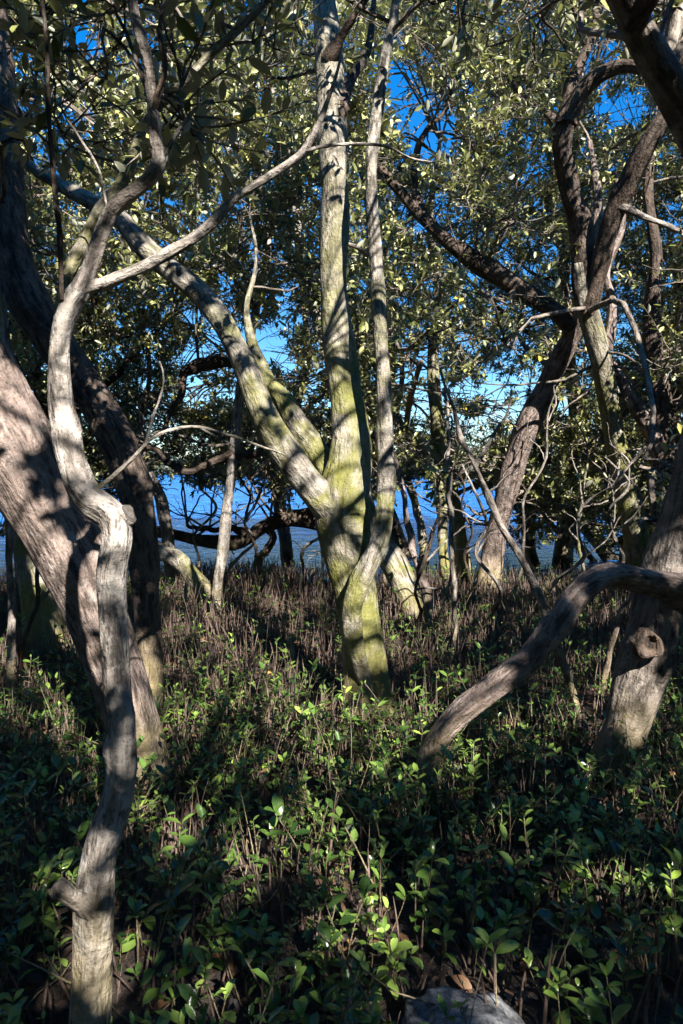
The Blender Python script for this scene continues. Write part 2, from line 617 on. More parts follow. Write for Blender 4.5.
class Tree:
    def __init__(s, name, label, base, group=None, cat='tree', crown=True):
        s.base = np.asarray(base, float)
        s.e = bpy.data.objects.new(name, None)
        COL.objects.link(s.e)
        s.e.location = tuple(s.base)
        s.e.empty_display_size = 0.2
        tag(s.e, label, cat, group)
        s.skel, s.skr = [], []
        s.sh = Shoots()
        s.tw = []
        s.branch_mat = None
        s.has_crown = crown
        TREES.append(s)

    def limb(s, part, pp, mat, sides=14, lump=0.08, wob=0.0, flare=0.0, knots=0, world=False, sink=False, grow=True):
        """pp: (px, py, depth, width_px) rows, or world rows (x, y, z, radius)"""
        if world:
            pts = [np.array(q[:3], float) for q in pp]
            rad = [q[3] for q in pp]
        else:
            pts = [P(*q[:3]) for q in pp]
            rad = [q[3] * 0.465 * q[2] / F for q in pp]
        if sink:
            p0 = pts[0].copy()
            p0[2] = min(p0[2], float(ground_z(p0[0], p0[1]))) - 0.12
            if np.linalg.norm(p0 - pts[0]) > 0.02:
                pts.insert(0, p0)
                rad.insert(0, rad[0] * 1.12)
        acc = Acc()
        if not flare and part in ('branch', 'stem', 'stub'):
            rad[0] *= 1.25
        c, r = tube(acc, pts, rad, sides, None, lump, wob, 0, flare, True, knots)
        o = link(part, acc.mesh(part, [mat], s.base), s.e)
        if grow:
            s.skel.append(c)
            s.skr.append(r)
        s.branch_mat = s.branch_mat or mat
        return o

    def nearest(s, p):
        S = np.concatenate(s.skel)
        d = np.linalg.norm(S - p, axis=1)
        i = int(d.argmin())
        return S[i], d[i], np.concatenate(s.skr)[i]

    def clump(s, ctr, R, n_sub=6, n_sh=5, leaf=0.075, nl=11, cull=None):
        """a leafy bough: grows from the nearest point of the skeleton to ctr, spreads through an ellipsoid of radii R"""
        a, dist, ra = s.nearest(ctr)
        ctr = np.asarray(ctr, float)
        R = np.asarray(R, float) * np.ones(3)
        mid = (a + ctr) / 2 + np.array([0, 0, 0.12 * dist]) + rng.normal(0, 0.08 * dist + 0.02, 3)
        r0 = min(ra * 0.55, 0.008 + 0.008 * dist)
        mids = (a * 0.25 + ctr * 0.75) + rng.normal(0, 0.05 * dist + 0.02, 3)
        main = [a, mid, mids, ctr]
        s.tw.append((np.array(main), np.array([r0, r0 * 0.8, r0 * 0.6, r0 * 0.42]), 5))
        for k in range(n_sub):
            u = rng.uniform(0.55, 1.0)
            st = mid * (1 - u) + ctr * u if rng.random() < 0.7 else mids
            st = main[2] * (1 - u) + main[3] * u
            off = norm(rng.normal(size=3)) * rng.uniform(0.35, 1.0) ** 0.6 * R
            end = ctr + off
            m2 = (st + end) / 2 + rng.normal(0, 0.12, 3) * R
            rs = r0 * 0.42
            s.tw.append((np.array([st, m2, end]), np.array([rs, rs * 0.7, rs * 0.4]) + 0.0015, 4))
            for h in range(n_sh):
                v = rng.uniform(0.3, 1.0)
                b = (1 - v) ** 2 * st + 2 * v * (1 - v) * (2 * m2 - (st + end) / 2) + v * v * end
                d = norm(end - st) * 0.6 + norm(rng.normal(size=3)) * 0.8 + np.array([0, 0, 0.25])
                ln = rng.uniform(0.16, 0.34)
                if cull is not None and cull(b + norm(d) * ln * 0.7):
                    continue
                s.sh.add(b, d, ln, leaf * rng.uniform(0.85, 1.15), int(rng.integers(max(3, nl - 3), nl + 4)))

    def finish(s):
        if not s.sh.a and not s.tw:
            return
        acc = Acc()
        for p, r, sides in s.tw:
            tube(acc, p, r, sides, max(0.05, float(np.linalg.norm(p[0] - p[-1])) / 9), 0.10, 0.012, 1, cap=False)
        s.sh.write(acc, 0, 1)
        link('crown', acc.mesh('crown', [LEAF, TWIG], s.base), s.e)


def gp(px, py):
    """where the ground is under a position of the photograph"""
    dr = P(px, py, 1.0) - np.array([0, 0, CAM_Z])
    t = CAM_Z / -dr[2]
    for _ in range(6):
        p = np.array([0, 0, CAM_Z]) + dr * t
        t = (CAM_Z - float(ground_z(p[0], p[1]))) / -dr[2]
    return np.array([0, 0, CAM_Z]) + dr * t


def depth_g(px, py):
    return float(proj(gp(px, py))[2][0])


# --- central tree
d = depth_g(366, 712)
central = Tree("mangrove_tree", "mossy forked mangrove trunk standing alone in the centre of the thicket", gp(366, 712))
central.limb("trunk", [(366, 712, d, 50), (365, 675, d, 42), (361, 635, d, 42), (355, 590, d, 44), (348, 550, d, 52), (344, 520, d, 60), (346, 492, d, 56),
                       (352, 462, d + .02, 44), (351, 430, d + .05, 36), (344, 385, d + .1, 30), (337, 330, d + .15, 29), (333, 270, d + .2, 30), (334, 210, d + .25, 32),
                       (333, 150, d + .3, 32), (329, 70, d + .35, 30), (323, 0, d + .4, 27), (318, -90, d + .5, 22), (322, -200, d + .6, 14)], BARK_MOSS, 22, 0.075, 0.006, 0.28, 7, sink=True)
central.limb("branch", [(350, 522, d, 41), (322, 500, d - .05, 38), (293, 463, d - .1, 34), (264, 412, d - .1, 31), (244, 362, d - .05, 27), (222, 320, d, 25), (195, 290, d + .05, 23),
                        (162, 264, d + .1, 22), (136, 240, d + .15, 21), (116, 216, d + .2, 20), (78, 194, d + .3, 16), (40, 172, d + .4, 11), (5, 150, d + .5, 7)], BARK_HALF, 18, 0.06, 0.004, 0, 5)
central.limb("branch", [(352, 496, d + .1, 28), (322, 458, d + .2, 25), (299, 427, d + .3, 24), (280, 397, d + .4, 20), (264, 372, d + .5, 15), (252, 340, d + .6, 10), (247, 305, d + .7, 6), (256, 262, d + .8, 4), (250, 215, d + .9, 2.5)], BARK_MOSS, 12, 0.07, 0.004, 0, 4)
central.limb("stem", [(372, 700, d - .02, 12), (363, 672, d - .12, 16), (353, 638, d - .19, 19), (352, 606, d - .23, 21), (364, 577, d - .26, 24), (378, 540, d - .27, 22), (385, 490, d - .27, 19), (386, 440, d - .27, 17),
                      (383, 380, d - .26, 16), (381, 320, d - .25, 15), (377, 260, d - .2, 14), (372, 210, d - .2, 14), (371, 160, d - .2, 13), (378, 100, d - .2, 12), (386, 50, d - .2, 11),
                      (395, 0, d - .2, 10), (404, -70, d - .2, 8), (400, -160, d - .2, 5)], BARK_HALF, 12, 0.09, 0.006, 0, 6)
central.limb("branch", [(333, 120, d + .3, 20), (350, 80, d + .4, 12), (368, 50, d + .5, 8), (374, 0, d + .6, 5), (380, -60, d + .7, 3)], BARK_DARK, 8)
central.limb("branch", [(328, 60, d + .3, 16), (345, 30, d + .2, 9), (365, 0, d + .1, 7), (385, -50, d, 4)], BARK_DARK, 8)

# --- front left slender tree
d = 1.62
front = Tree("mangrove_tree", "slender pale crooked trunk with a broken knob low down, closest of all", gp(90, 1064))
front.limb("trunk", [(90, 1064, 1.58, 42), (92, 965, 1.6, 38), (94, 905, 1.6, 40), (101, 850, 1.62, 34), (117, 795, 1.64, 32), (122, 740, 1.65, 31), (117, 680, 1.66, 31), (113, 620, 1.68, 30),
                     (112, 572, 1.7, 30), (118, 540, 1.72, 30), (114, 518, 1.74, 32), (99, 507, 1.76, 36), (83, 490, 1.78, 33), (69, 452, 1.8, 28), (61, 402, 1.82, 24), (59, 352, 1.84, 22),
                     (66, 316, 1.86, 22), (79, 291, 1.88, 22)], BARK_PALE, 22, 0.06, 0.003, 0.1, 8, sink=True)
front.limb("branch", [(72, 303, 1.88, 17), (86, 289, 1.88, 16), (104, 284, 1.88, 14), (135, 270, 1.88, 13), (168, 253, 1.88, 12), (203, 231, 1.88, 12), (240, 196, 1.88, 10), (280, 170, 1.88, 9), (304, 150, 1.88, 8),
                      (318, 124, 1.88, 6), (331, 92, 1.88, 4), (340, 60, 1.88, 2.5)], BARK_PALE, 12, 0.08, 0.003, 0, 5)
front.limb("twig", [(300, 153, 1.88, 4), (320, 147, 1.88, 4), (350, 144, 1.87, 3.5), (385, 146, 1.86, 3), (410, 158, 1.85, 2.2), (432, 162, 1.84, 1.6)], BARK_PALE, 7, 0.08)
front.limb("branch", [(76, 297, 1.88, 20), (92, 264, 1.88, 17), (102, 236, 1.88, 15), (110, 213, 1.88, 16), (126, 196, 1.86, 17), (146, 181, 1.85, 16), (159, 160, 1.84, 15), (155, 130, 1.83, 13), (151, 95, 1.82, 12),
                      (148, 60, 1.8, 11), (136, 20, 1.78, 10), (126, -40, 1.75, 9), (120, -130, 1.7, 7), (140, -230, 1.6, 5)], BARK_GREY, 14, 0.08, 0.003, 0, 4)
front.limb("branch", [(60, 320, 1.95, 11), (66, 283, 2.0, 14), (79, 250, 2.05, 16), (100, 213, 2.1, 16), (122, 180, 2.15, 13), (136, 150, 2.2, 11), (150, 118, 2.2, 9), (175, 92, 2.2, 9), (210, 55, 2.2, 9), (245, 22, 2.2, 8), (280, -15, 2.2, 6), (310, -60, 2.2, 4)], BARK_MOSS, 12, 0.08, 0.004, 0, 3)
front.limb("branch", [(153, 110, 1.82, 9), (165, 70, 1.8, 6), (160, 30, 1.8, 5), (170, -30, 1.8, 3)], BARK_DARK, 8)
front.limb("stub", [(92, 912, 1.6, 22), (80, 903, 1.57, 16), (68, 894, 1.55, 17), (60, 888, 1.54, 19), (56, 884, 1.54, 14)], BARK_GREY, 16, 0.24, 0, 0, 3, grow=False)
front.limb("stub", [(113, 525, 1.74, 26), (122, 518, 1.73, 24), (129, 513, 1.72, 20)], BARK_PALE, 14, 0.1, 0, 0, 2, grow=False)
front.limb("twig", [(96, 489, 1.77, 6), (112, 477, 1.78, 5), (132, 458, 1.8, 4.5), (146, 442, 1.8, 4), (168, 431, 1.82, 3.6), (200, 428, 1.84, 3.4), (240, 438, 1.86, 3), (285, 456, 1.88, 2)], BARK_HALF, 7, 0.1, 0.003)
front.limb("twig", [(146, 442, 1.8, 3), (155, 410, 1.8, 3), (164, 380, 1.8, 2.4), (160, 362, 1.8, 2)], BARK_PALE, 6, 0.1, 0.003)
front.limb("twig", [(200, 428, 1.84, 2.5), (215, 436, 1.84, 2.4), (235, 446, 1.84, 1.6)], BARK_PALE, 6)
front.limb("twig", [(108, 212, 1.88, 3), (98, 170, 1.85, 3), (75, 130, 1.8, 2.5), (60, 105, 1.8, 2)], BARK_PALE, 6, 0.1, 0.003)
front.limb("twig", [(62, 300, 1.84, 5), (60, 240, 1.84, 6), (55, 190, 1.83, 6), (49, 120, 1.82, 5), (47, 50, 1.8, 4.5), (40, -20, 1.8, 4)], BARK_DARK, 7, 0.1, 0.004)
front.limb("twig", [(160, 162, 1.84, 5), (185, 122, 1.84, 4), (200, 105, 1.84, 3), (212, 96, 1.84, 2)], BARK_GREY, 7, 0.1, 0.003)

# --- broad left trunk
d = depth_g(150, 786)
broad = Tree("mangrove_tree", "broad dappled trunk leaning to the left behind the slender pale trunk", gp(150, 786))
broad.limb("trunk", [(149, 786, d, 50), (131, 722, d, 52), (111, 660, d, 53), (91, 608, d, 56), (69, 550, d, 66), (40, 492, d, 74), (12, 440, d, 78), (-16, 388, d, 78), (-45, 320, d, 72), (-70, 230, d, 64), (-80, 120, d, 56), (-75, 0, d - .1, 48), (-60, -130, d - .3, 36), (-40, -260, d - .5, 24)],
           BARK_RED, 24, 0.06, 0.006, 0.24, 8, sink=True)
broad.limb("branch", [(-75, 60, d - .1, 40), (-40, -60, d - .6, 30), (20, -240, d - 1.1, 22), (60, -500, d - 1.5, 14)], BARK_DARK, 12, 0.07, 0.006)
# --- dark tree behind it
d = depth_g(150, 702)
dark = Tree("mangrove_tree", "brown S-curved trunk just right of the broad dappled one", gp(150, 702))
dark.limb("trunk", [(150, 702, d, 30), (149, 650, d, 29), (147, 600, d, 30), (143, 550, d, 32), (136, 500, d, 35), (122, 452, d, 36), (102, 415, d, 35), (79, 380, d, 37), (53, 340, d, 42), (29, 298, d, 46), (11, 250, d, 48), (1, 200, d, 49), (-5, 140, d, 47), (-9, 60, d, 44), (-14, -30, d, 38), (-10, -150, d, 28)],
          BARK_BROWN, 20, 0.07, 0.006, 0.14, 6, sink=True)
# --- mossy base at far left
d = depth_g(46, 656)
base = Tree("mangrove_tree", "short mossy yellow-green trunk base half hidden behind the broad trunk", gp(46, 656))
base.limb("trunk", [(46, 656, d, 42), (43, 612, d, 40), (38, 565, d, 40), (31, 520, d, 42), (22, 470, d, 42), (8, 400, d, 40), (-12, 320, d, 38), (-25, 200, d, 30), (-20, 60, d, 22), (0, -60, d, 14)], BARK_MOSS, 18, 0.07, 0.005, 0.2, 4, sink=True)
d = depth_g(10, 706)
thin = Tree("mangrove_tree", "thin straight sapling stem at the very left beside the mossy base", gp(10, 706))
thin.limb("trunk", [(10, 706, d, 9), (12, 640, d, 8), (10, 560, d, 8), (7, 490, d, 7), (4, 420, d, 6), (8, 350, d, 5), (2, 280, d, 4)], BARK_GREY, 9, 0.08, 0.006, 0.1, 3, sink=True)

# --- leaning pale trunk behind the centre
d = depth_g(416, 620)
behind = Tree("mangrove_tree", "bright sunlit leaning trunk just behind and right of the central one", gp(416, 620))
behind.limb("trunk", [(416, 620, d, 25), (407, 590, d, 28), (394, 563, d, 27), (378, 540, d + .1, 25), (364, 500, d + .2, 21), (352, 450, d + .3, 18), (342, 400, d + .4, 16), (322, 330, d + .5, 13), (300, 250, d + .5, 10), (290, 160, d + .5, 7), (270, 80, d + .5, 4)], BARK_HALF, 14, 0.07, 0.006, 0.15, 3, sink=True)

# --- right front tree
d = depth_g(606, 780)
right = Tree("mangrove_tree", "thick grey trunk at the right with a round burl and a low bent limb", gp(606, 780))
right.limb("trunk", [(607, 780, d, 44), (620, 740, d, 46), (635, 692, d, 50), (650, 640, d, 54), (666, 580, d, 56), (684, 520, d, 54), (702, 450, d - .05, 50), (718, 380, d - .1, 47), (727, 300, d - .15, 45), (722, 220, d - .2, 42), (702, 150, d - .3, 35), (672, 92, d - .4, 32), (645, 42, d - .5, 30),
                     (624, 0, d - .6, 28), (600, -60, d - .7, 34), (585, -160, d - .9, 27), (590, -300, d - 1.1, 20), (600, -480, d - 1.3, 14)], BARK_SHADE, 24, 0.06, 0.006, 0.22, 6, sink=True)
right.limb("branch", [(694, 592, d - .1, 31.7), (652, 582, d - .17, 29.0), (612, 576, d - .2, 28.2), (582, 590, d - .22, 28.2), (558, 620, d - .24, 27.3), (531, 655, d - .25, 27.3), (500, 681, d - .25, 27.3), (470, 704, d - .25, 24.6), (446, 727, d - .25, 22.9), (433, 752, d - .25, 22.0), (427, 790, d - .25, 23.8), (424, 830, d - .25, 31.7)],
           BARK_RED, 18, 0.07, 0.004, 0, 7, grow=False)
p0 = P(648, 645, d - .155)
acc = Acc()
th = np.linspace(0, 2 * math.pi, 20, endpoint=False)
rings = []
ax = norm(np.array([0.05, -1, 0.15]))
e1 = norm(np.cross(ax, [0, 0, 1]))
e2 = np.cross(e1, ax)
for rr, hh in ((0.064, -0.02), (0.060, 0.012), (0.052, 0.026), (0.042, 0.028), (0.034, 0.010), (0.020, -0.006), (0.001, -0.008)):
    jit = 1 + 0.12 * np.sin(3 * th + rr * 60) + 0.06 * np.sin(5 * th + 1)
    rings.append(p0 + ax * hh + (rr * jit)[:, None] * (np.cos(th)[:, None] * e1 + np.sin(th)[:, None] * e2))
v = np.concatenate(rings)
i = np.arange(6)[:, None] * 20
j = np.arange(20)[None]
q = np.stack([i + j, i + (j + 1) % 20, i + 20 + (j + 1) % 20, i + 20 + j], -1).reshape(-1, 4)
acc.add(v, q, bark=v - p0)
link("burl", acc.mesh("burl", [BARK_DARK], right.base), right.e)  # dark bark stands in for the dim light on the burl
right.limb("branch", [(632, 20, d - .55, 22), (690, -60, d - .9, 18), (700, -160, d - 1.4, 16), (640, -420, d - 2.0, 10)], BARK_DARK, 12)

# --- forked tree on the right
d = depth_g(648, 604)
fork = Tree("mangrove_tree", "moss-striped trunk on the right that splits into two dark arching limbs", gp(648, 604))
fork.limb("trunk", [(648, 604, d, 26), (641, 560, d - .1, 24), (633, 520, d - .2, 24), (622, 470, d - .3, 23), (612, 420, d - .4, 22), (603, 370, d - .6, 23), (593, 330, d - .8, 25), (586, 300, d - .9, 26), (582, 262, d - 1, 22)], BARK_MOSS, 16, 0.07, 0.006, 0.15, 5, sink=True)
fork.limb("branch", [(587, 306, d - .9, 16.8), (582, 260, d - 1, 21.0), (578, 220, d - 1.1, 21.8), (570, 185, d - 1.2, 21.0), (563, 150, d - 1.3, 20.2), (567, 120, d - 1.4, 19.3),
                     (581, 92, d - 1.5, 17.6), (602, 73, d - 1.6, 16.0), (628, 66, d - 1.7, 14.3), (655, 72, d - 1.8, 11.8), (685, 60, d - 1.9, 8.4)], BARK_DARK, 16, 0.08, 0.008, 0, 4)  # dark bark stands in for shade on the limbs above the split
fork.limb("branch", [(588, 312, d - .9, 15.1), (600, 266, d - 1.1, 18.5), (612, 222, d - 1.3, 19.3), (628, 182, d - 1.5, 20.2), (648, 142, d - 1.7, 20.2), (671, 108, d - 1.8, 19.3), (697, 80, d - 1.9, 16.8), (720, 20, d - 2, 13.4), (720, -80, d - 2, 10.1)], BARK_DARK, 14, 0.08, 0.008, 0, 3)
fork.limb("branch", [(566, 125, d - 1.4, 18), (573, 80, d - 1.4, 13), (589, 45, d - 1.4, 11), (600, 0, d - 1.4, 9), (606, -60, d - 1.4, 6)], BARK_DARK, 10, 0.08, 0.006)
fork.limb("branch", [(588, 46, d - 1.4, 8), (577, 22, d - 1.4, 6), (572, -10, d - 1.4, 5), (560, -60, d - 1.4, 3)], BARK_DARK, 8)
fork.limb("branch", [(565, 135, d - 1.35, 12), (545, 112, d - 1.3, 8), (520, 100, d - 1.2, 7), (505, 70, d - 1.1, 6), (480, 40, d - 1, 5), (470, 0, d - .9, 3)], BARK_DARK, 8, 0.08, 0.006)
fork.limb("branch", [(618, 205, d - 1.4, 10), (640, 215, d - 1.4, 7), (665, 225, d - 1.4, 6), (700, 240, d - 1.3, 4)], BARK_GREY, 8, 0.08, 0.006)
fork.limb("branch", [(606, 350, d - .75, 12), (612, 310, d - .8, 9), (607, 270, d - .8, 8), (622, 225, d - .8, 7), (615, 170, d - .8, 5)], BARK_RED, 8, 0.08, 0.01)

# --- leaning trunk
d = depth_g(487, 592)
lean = Tree("mangrove_tree", "bare brown trunk leaning to the right, meeting the moss-striped trunk at its fork", gp(487, 592))
lean.limb("trunk", [(487, 592, d, 28), (492, 555, d, 25), (502, 510, d - .2, 23), (515, 465, d - .4, 24), (529, 425, d - .6, 24), (548, 385, d - .8, 23), (562, 355, d - 1, 22), (575, 327, d - 1.2, 20), (585, 295, d - 1.4, 16), (594, 250, d - 1.5, 12), (598, 200, d - 1.5, 9), (590, 140, d - 1.5, 5)], BARK_RED, 16, 0.07, 0.006, 0.15, 4, sink=True)
lean.limb("branch", [(573, 327, d - 1.2, 20), (551, 309, d - 1.2, 22), (526, 293, d - 1.2, 22), (500, 275, d - 1.1, 20), (470, 258, d - 1, 17), (445, 240, d - .9, 15), (420, 215, d - .8, 14), (400, 190, d - .8, 12), (382, 170, d - .8, 9), (362, 150, d - .8, 6), (345, 120, d - .8, 4)], BARK_DARK, 12, 0.08, 0.01, 0, 4)
lean.limb("branch", [(424, 219, d - .8, 9), (415, 185, d - .7, 8), (418, 150, d - .6, 7), (430, 125, d - .5, 6), (446, 108, d - .4, 5), (460, 60, d - .3, 4)], BARK_DARK, 8, 0.08, 0.01)
lean.limb("branch", [(520, 290, d - 1.2, 9), (500, 300, d - 1.2, 5), (480, 290, d - 1.2, 4), (460, 270, d - 1.2, 3)], BARK_GREY, 7, 0.08, 0.01)

# --- twin mossy trunks
d = depth_g(460, 584)
twin = Tree("mangrove_tree", "sunlit twin mossy trunks standing against the water right of centre", gp(456, 584))
twin.limb("trunk", [(463, 582, d, 19), (458, 535, d, 17), (451, 490, d, 17), (441, 450, d, 16), (436, 410, d, 14), (433, 350, d, 12), (438, 290, d, 10), (430, 220, d, 8), (440, 140, d, 5)], BARK_MOSS, 14, 0.08, 0.01, 0.15, 3, sink=True)
twin.limb("trunk", [(446, 584, d - .05, 12), (443, 545, d - .05, 11), (441, 505, d - .05, 11), (437, 470, d, 10), (430, 440, d, 8)], BARK_MOSS, 12, 0.08, 0.01, 0.15, 3, sink=True)
twin.limb("branch", [(440, 462, d, 13), (425, 448, d, 13), (410, 436, d, 12), (398, 424, d, 10), (385, 395, d, 8), (380, 350, d, 6), (365, 290, d, 4)], BARK_HALF, 10, 0.08, 0.01)
# --- crooked slender stems
d = depth_g(424, 575)
crook = Tree("mangrove_tree", "thin knobbly pale stem bent against the water left of the twin trunks", gp(424, 575))
crook.limb("trunk", [(424, 575, d, 10), (422, 540, d, 9), (416, 505, d, 9), (408, 482, d, 8), (403, 455, d, 7), (397, 420, d, 6), (402, 370, d, 5), (395, 310, d, 4)], BARK_HALF, 9, 0.12, 0.015, 0.1, 4, sink=True)
d = depth_g(428, 640)
crook2 = Tree("mangrove_tree", "thin dark crooked stem rising past the foot of the sunlit leaning trunk", gp(428, 640))
crook2.limb("trunk", [(428, 640, d, 9), (428, 605, d, 10), (422, 575, d, 8), (412, 545, d, 7), (404, 505, d, 6), (398, 470, d, 5), (392, 430, d, 4), (396, 390, d, 3)], BARK_RED, 9, 0.12, 0.012, 0.1, 4, sink=True)
d = depth_g(450, 660)
crook3 = Tree("mangrove_tree", "thin upright sapling stem in front of the twin mossy trunks", gp(452, 662))
crook3.limb("trunk", [(452, 662, d, 6), (455, 620, d, 5.5), (453, 570, d, 5), (451, 520, d, 5), (447, 470, d, 4.5), (449, 430, d, 3.5), (444, 390, d, 3)], BARK_GREY, 8, 0.12, 0.012, 0.1, 3, sink=True)
# --- pale slender tree
d = depth_g(214, 613)
slim = Tree("mangrove_tree", "pale slender upright trunk in front of the blue water left of centre", gp(214, 613))
slim.limb("trunk", [(214, 613, d, 15), (218, 580, d, 12), (222, 550, d, 12), (227, 510, d, 11), (233, 460, d, 11), (237, 420, d, 10), (243, 380, d, 10), (252, 330, d, 9), (262, 280, d, 8), (268, 230, d, 7), (260, 170, d, 6), (268, 100, d, 4)], BARK_PALE, 12, 0.08, 0.01, 0.15, 4, sink=True)
slim.limb("branch", [(242, 366, d, 10), (225, 362, d, 12), (203, 365, d, 13), (184, 373, d, 10), (181, 395, d, 7), (170, 415, d, 6), (160, 440, d, 4)], BARK_DARK, 9, 0.1, 0.012)
slim.limb("branch", [(235, 452, d, 11), (212, 463, d, 10), (190, 472, d, 9), (170, 462, d, 8), (155, 450, d, 7), (130, 445, d, 5)], BARK_DARK, 9, 0.1, 0.012)
slim.limb("branch", [(236, 455, d, 9), (258, 452, d, 10), (280, 448, d, 8), (300, 440, d, 6)], BARK_DARK, 9, 0.1, 0.012)
# --- low curved trunk
d = depth_g(170, 598)
low = Tree("mangrove_tree", "curved trunk by the water with a low limb arching down to the mud", gp(170, 598))
low.limb("trunk", [(170, 598, d, 13), (169, 560, d, 12), (167, 525, d, 13), (161, 499, d, 13), (152, 482, d, 11), (144, 460, d, 9), (140, 420, d, 7), (150, 370, d, 5), (140, 310, d, 4)], BARK_GREY, 12, 0.09, 0.012, 0.15, 4, sink=True)
low.limb("branch", [(150, 545, d, 15), (163, 551, d - .2, 17), (178, 560, d - .4, 18), (193, 574, d - .6, 18), (206, 592, d - .8, 17), (214, 612, d - .95, 14)], BARK_HALF, 12, 0.09, 0.01, 0, 4, grow=False)
# --- long horizontal limb over the water
d = 9.0
over = Tree("mangrove_tree", "dark trunk behind the central one with a long limb level over the water", P(352, 578, d))
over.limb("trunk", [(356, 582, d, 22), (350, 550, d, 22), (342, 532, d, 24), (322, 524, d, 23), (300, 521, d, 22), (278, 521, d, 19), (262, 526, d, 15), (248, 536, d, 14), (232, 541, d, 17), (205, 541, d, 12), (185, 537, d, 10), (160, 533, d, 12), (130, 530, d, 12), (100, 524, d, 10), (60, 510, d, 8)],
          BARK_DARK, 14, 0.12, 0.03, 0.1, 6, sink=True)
over.limb("root", [(262, 526, d, 9), (272, 535, d, 8), (268, 548, d, 9), (258, 562, d, 10), (256, 580, d, 9)], BARK_DARK, 9, 0.1, 0.01, grow=False)
over.limb("branch", [(250, 536, d, 8), (230, 528, d, 6), (205, 530, d, 6), (185, 524, d, 4)], BARK_DARK, 8, 0.1, 0.03)
over.limb("branch", [(350, 550, d, 14), (362, 490, d + .2, 13), (372, 420, d + .3, 11), (360, 340, d + .4, 9), (380, 260, d + .4, 6)], BARK_DARK, 9, 0.1, 0.03)
# --- right slim diagonal
d = depth_g(578, 722)
diag = Tree("mangrove_tree", "slim bare stem slanting up to the left behind the low bent limb", gp(578, 722))
diag.limb("trunk", [(578, 722, d, 8), (571, 690, d, 8), (560, 655, d, 9), (548, 620, d, 8), (538, 592, d, 8), (520, 556, d, 8), (500, 525, d, 7), (486, 492, d, 7), (475, 466, d, 6), (463, 440, d, 5), (454, 408, d, 4), (440, 370, d, 3)], BARK_GREY, 9, 0.12, 0.01, 0.1, 6, sink=True)
diag.limb("branch", [(476, 466, d, 5), (490, 440, d, 4), (505, 418, d, 3), (512, 390, d, 2)], BARK_GREY, 7, 0.1, 0.006)
d = depth_g(600, 700)
shoot = Tree("mangrove_tree", "thin curving shoot between the low bent limb and the burled trunk", gp(600, 702))
shoot.limb("trunk", [(600, 702, d, 7), (606, 675, d, 6), (613, 640, d, 6), (620, 612, d, 5), (636, 594, d, 4), (655, 585, d, 3)], BARK_RED, 8, 0.12, 0.006, 0.1, 3, sink=True)
# --- right back dark trunk
d = depth_g(668, 612)
back = Tree("mangrove_tree", "dark trunk at the right edge with a pale limb slanting down from the fork", gp(668, 612))
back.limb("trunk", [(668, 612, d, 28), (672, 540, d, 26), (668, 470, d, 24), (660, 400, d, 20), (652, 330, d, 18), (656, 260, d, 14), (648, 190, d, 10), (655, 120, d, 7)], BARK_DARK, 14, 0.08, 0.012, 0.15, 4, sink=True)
back.limb("branch", [(668, 462, d, 18), (655, 436, d, 18), (640, 412, d, 17), (625, 386, d, 14), (612, 366, d, 11), (600, 345, d, 8), (590, 300, d, 5)], BARK_RED, 10, 0.08, 0.01, 0, 3)
# --- fallen trunk at the right by the water
d = depth_g(612, 570)
fallen = Tree("fallen_trunk", "mossy fallen trunk lying at the water's edge behind the diagonal stem", gp(612, 570), cat='log', crown=False)
fallen.limb("trunk", [(618, 572, d, 16), (606, 552, d, 17), (590, 528, d + .2, 18), (574, 510, d + .3, 17), (558, 498, d + .4, 14), (538, 490, d + .5, 10), (515, 492, d + .6, 7)], BARK_HALF, 12, 0.1, 0.02, 0, 5, grow=False)
fallen.limb("branch", [(612, 574, d - .1, 6), (595, 562, d - .2, 6), (575, 543, d - .2, 7), (555, 528, d - .2, 7), (538, 508, d - .2, 5), (525, 492, d - .2, 4)], BARK_PALE, 8, 0.1, 0.02, grow=False)
fallen.limb("branch", [(562, 535, d - .2, 5), (560, 510, d - .2, 4), (556, 490, d - .2, 3)], BARK_PALE, 7, 0.1, 0.01, grow=False)

# --- slender crooked stems between the trunks
for px, py, ht, ln in ((395, 600, 1.6, -.2), (436, 612, 1.9, .25), (474, 600, 1.5, -.3), (512, 605, 2.2, .3), (535, 585, 1.6, -.5), (556, 610, 1.5, .4), (585, 600, 2.0, -.2), (598, 585, 1.4, .5), (628, 612, 1.5, -.3),
                       (300, 590, 1.5, .3), (262, 600, 1.7, -.25), (196, 585, 1.9, .3), (240, 585, 1.5, .4), (410, 640, 1.3, .2), (500, 640, 1.4, -.4), (320, 600, 1.9, .2), (660, 640, 1.6, .2), (30, 680, 1.5, .2)):
    b = gp(px, py)
    t = Tree("slender_stem", "slender crooked bare stem standing between the trunks in front of the water", b, "slender crooked stems in front of the water", 'sapling', crown=False)
    k_ = np.linspace(0, 1, 7)
    jx, jy = rng.normal(0, .07, 7), rng.normal(0, .07, 7)
    rows = [(b[0] + ln * u + jx[q] * (q > 0), b[1] + jy[q] * (q > 0) - .2 * u, b[2] + ht * u, rng.uniform(.016, .024) * (1 - .6 * u)) for q, u in enumerate(k_)]
    t.limb("trunk", rows, (BARK_GREY, BARK_HALF, BARK_DARK, BARK_RED)[int(px) % 4], 9, 0.12, 0.012, 0.1, 4, world=True, sink=True)
    for q in range(4):
        a_ = np.array(rows[int(rng.integers(2, 6))][:3])
        dv = np.array([rng.uniform(-.6, .6), rng.uniform(-.3, .3), rng.uniform(.0, .6)])
        t.limb("twig", [(*a_, .009), (*(a_ + dv * .4 + rng.normal(0, .04, 3)), .007), (*(a_ + dv * .75 + rng.normal(0, .05, 3)), .005), (*(a_ + dv), .002)], BARK_GREY, 6, 0.1, 0.01, world=True)

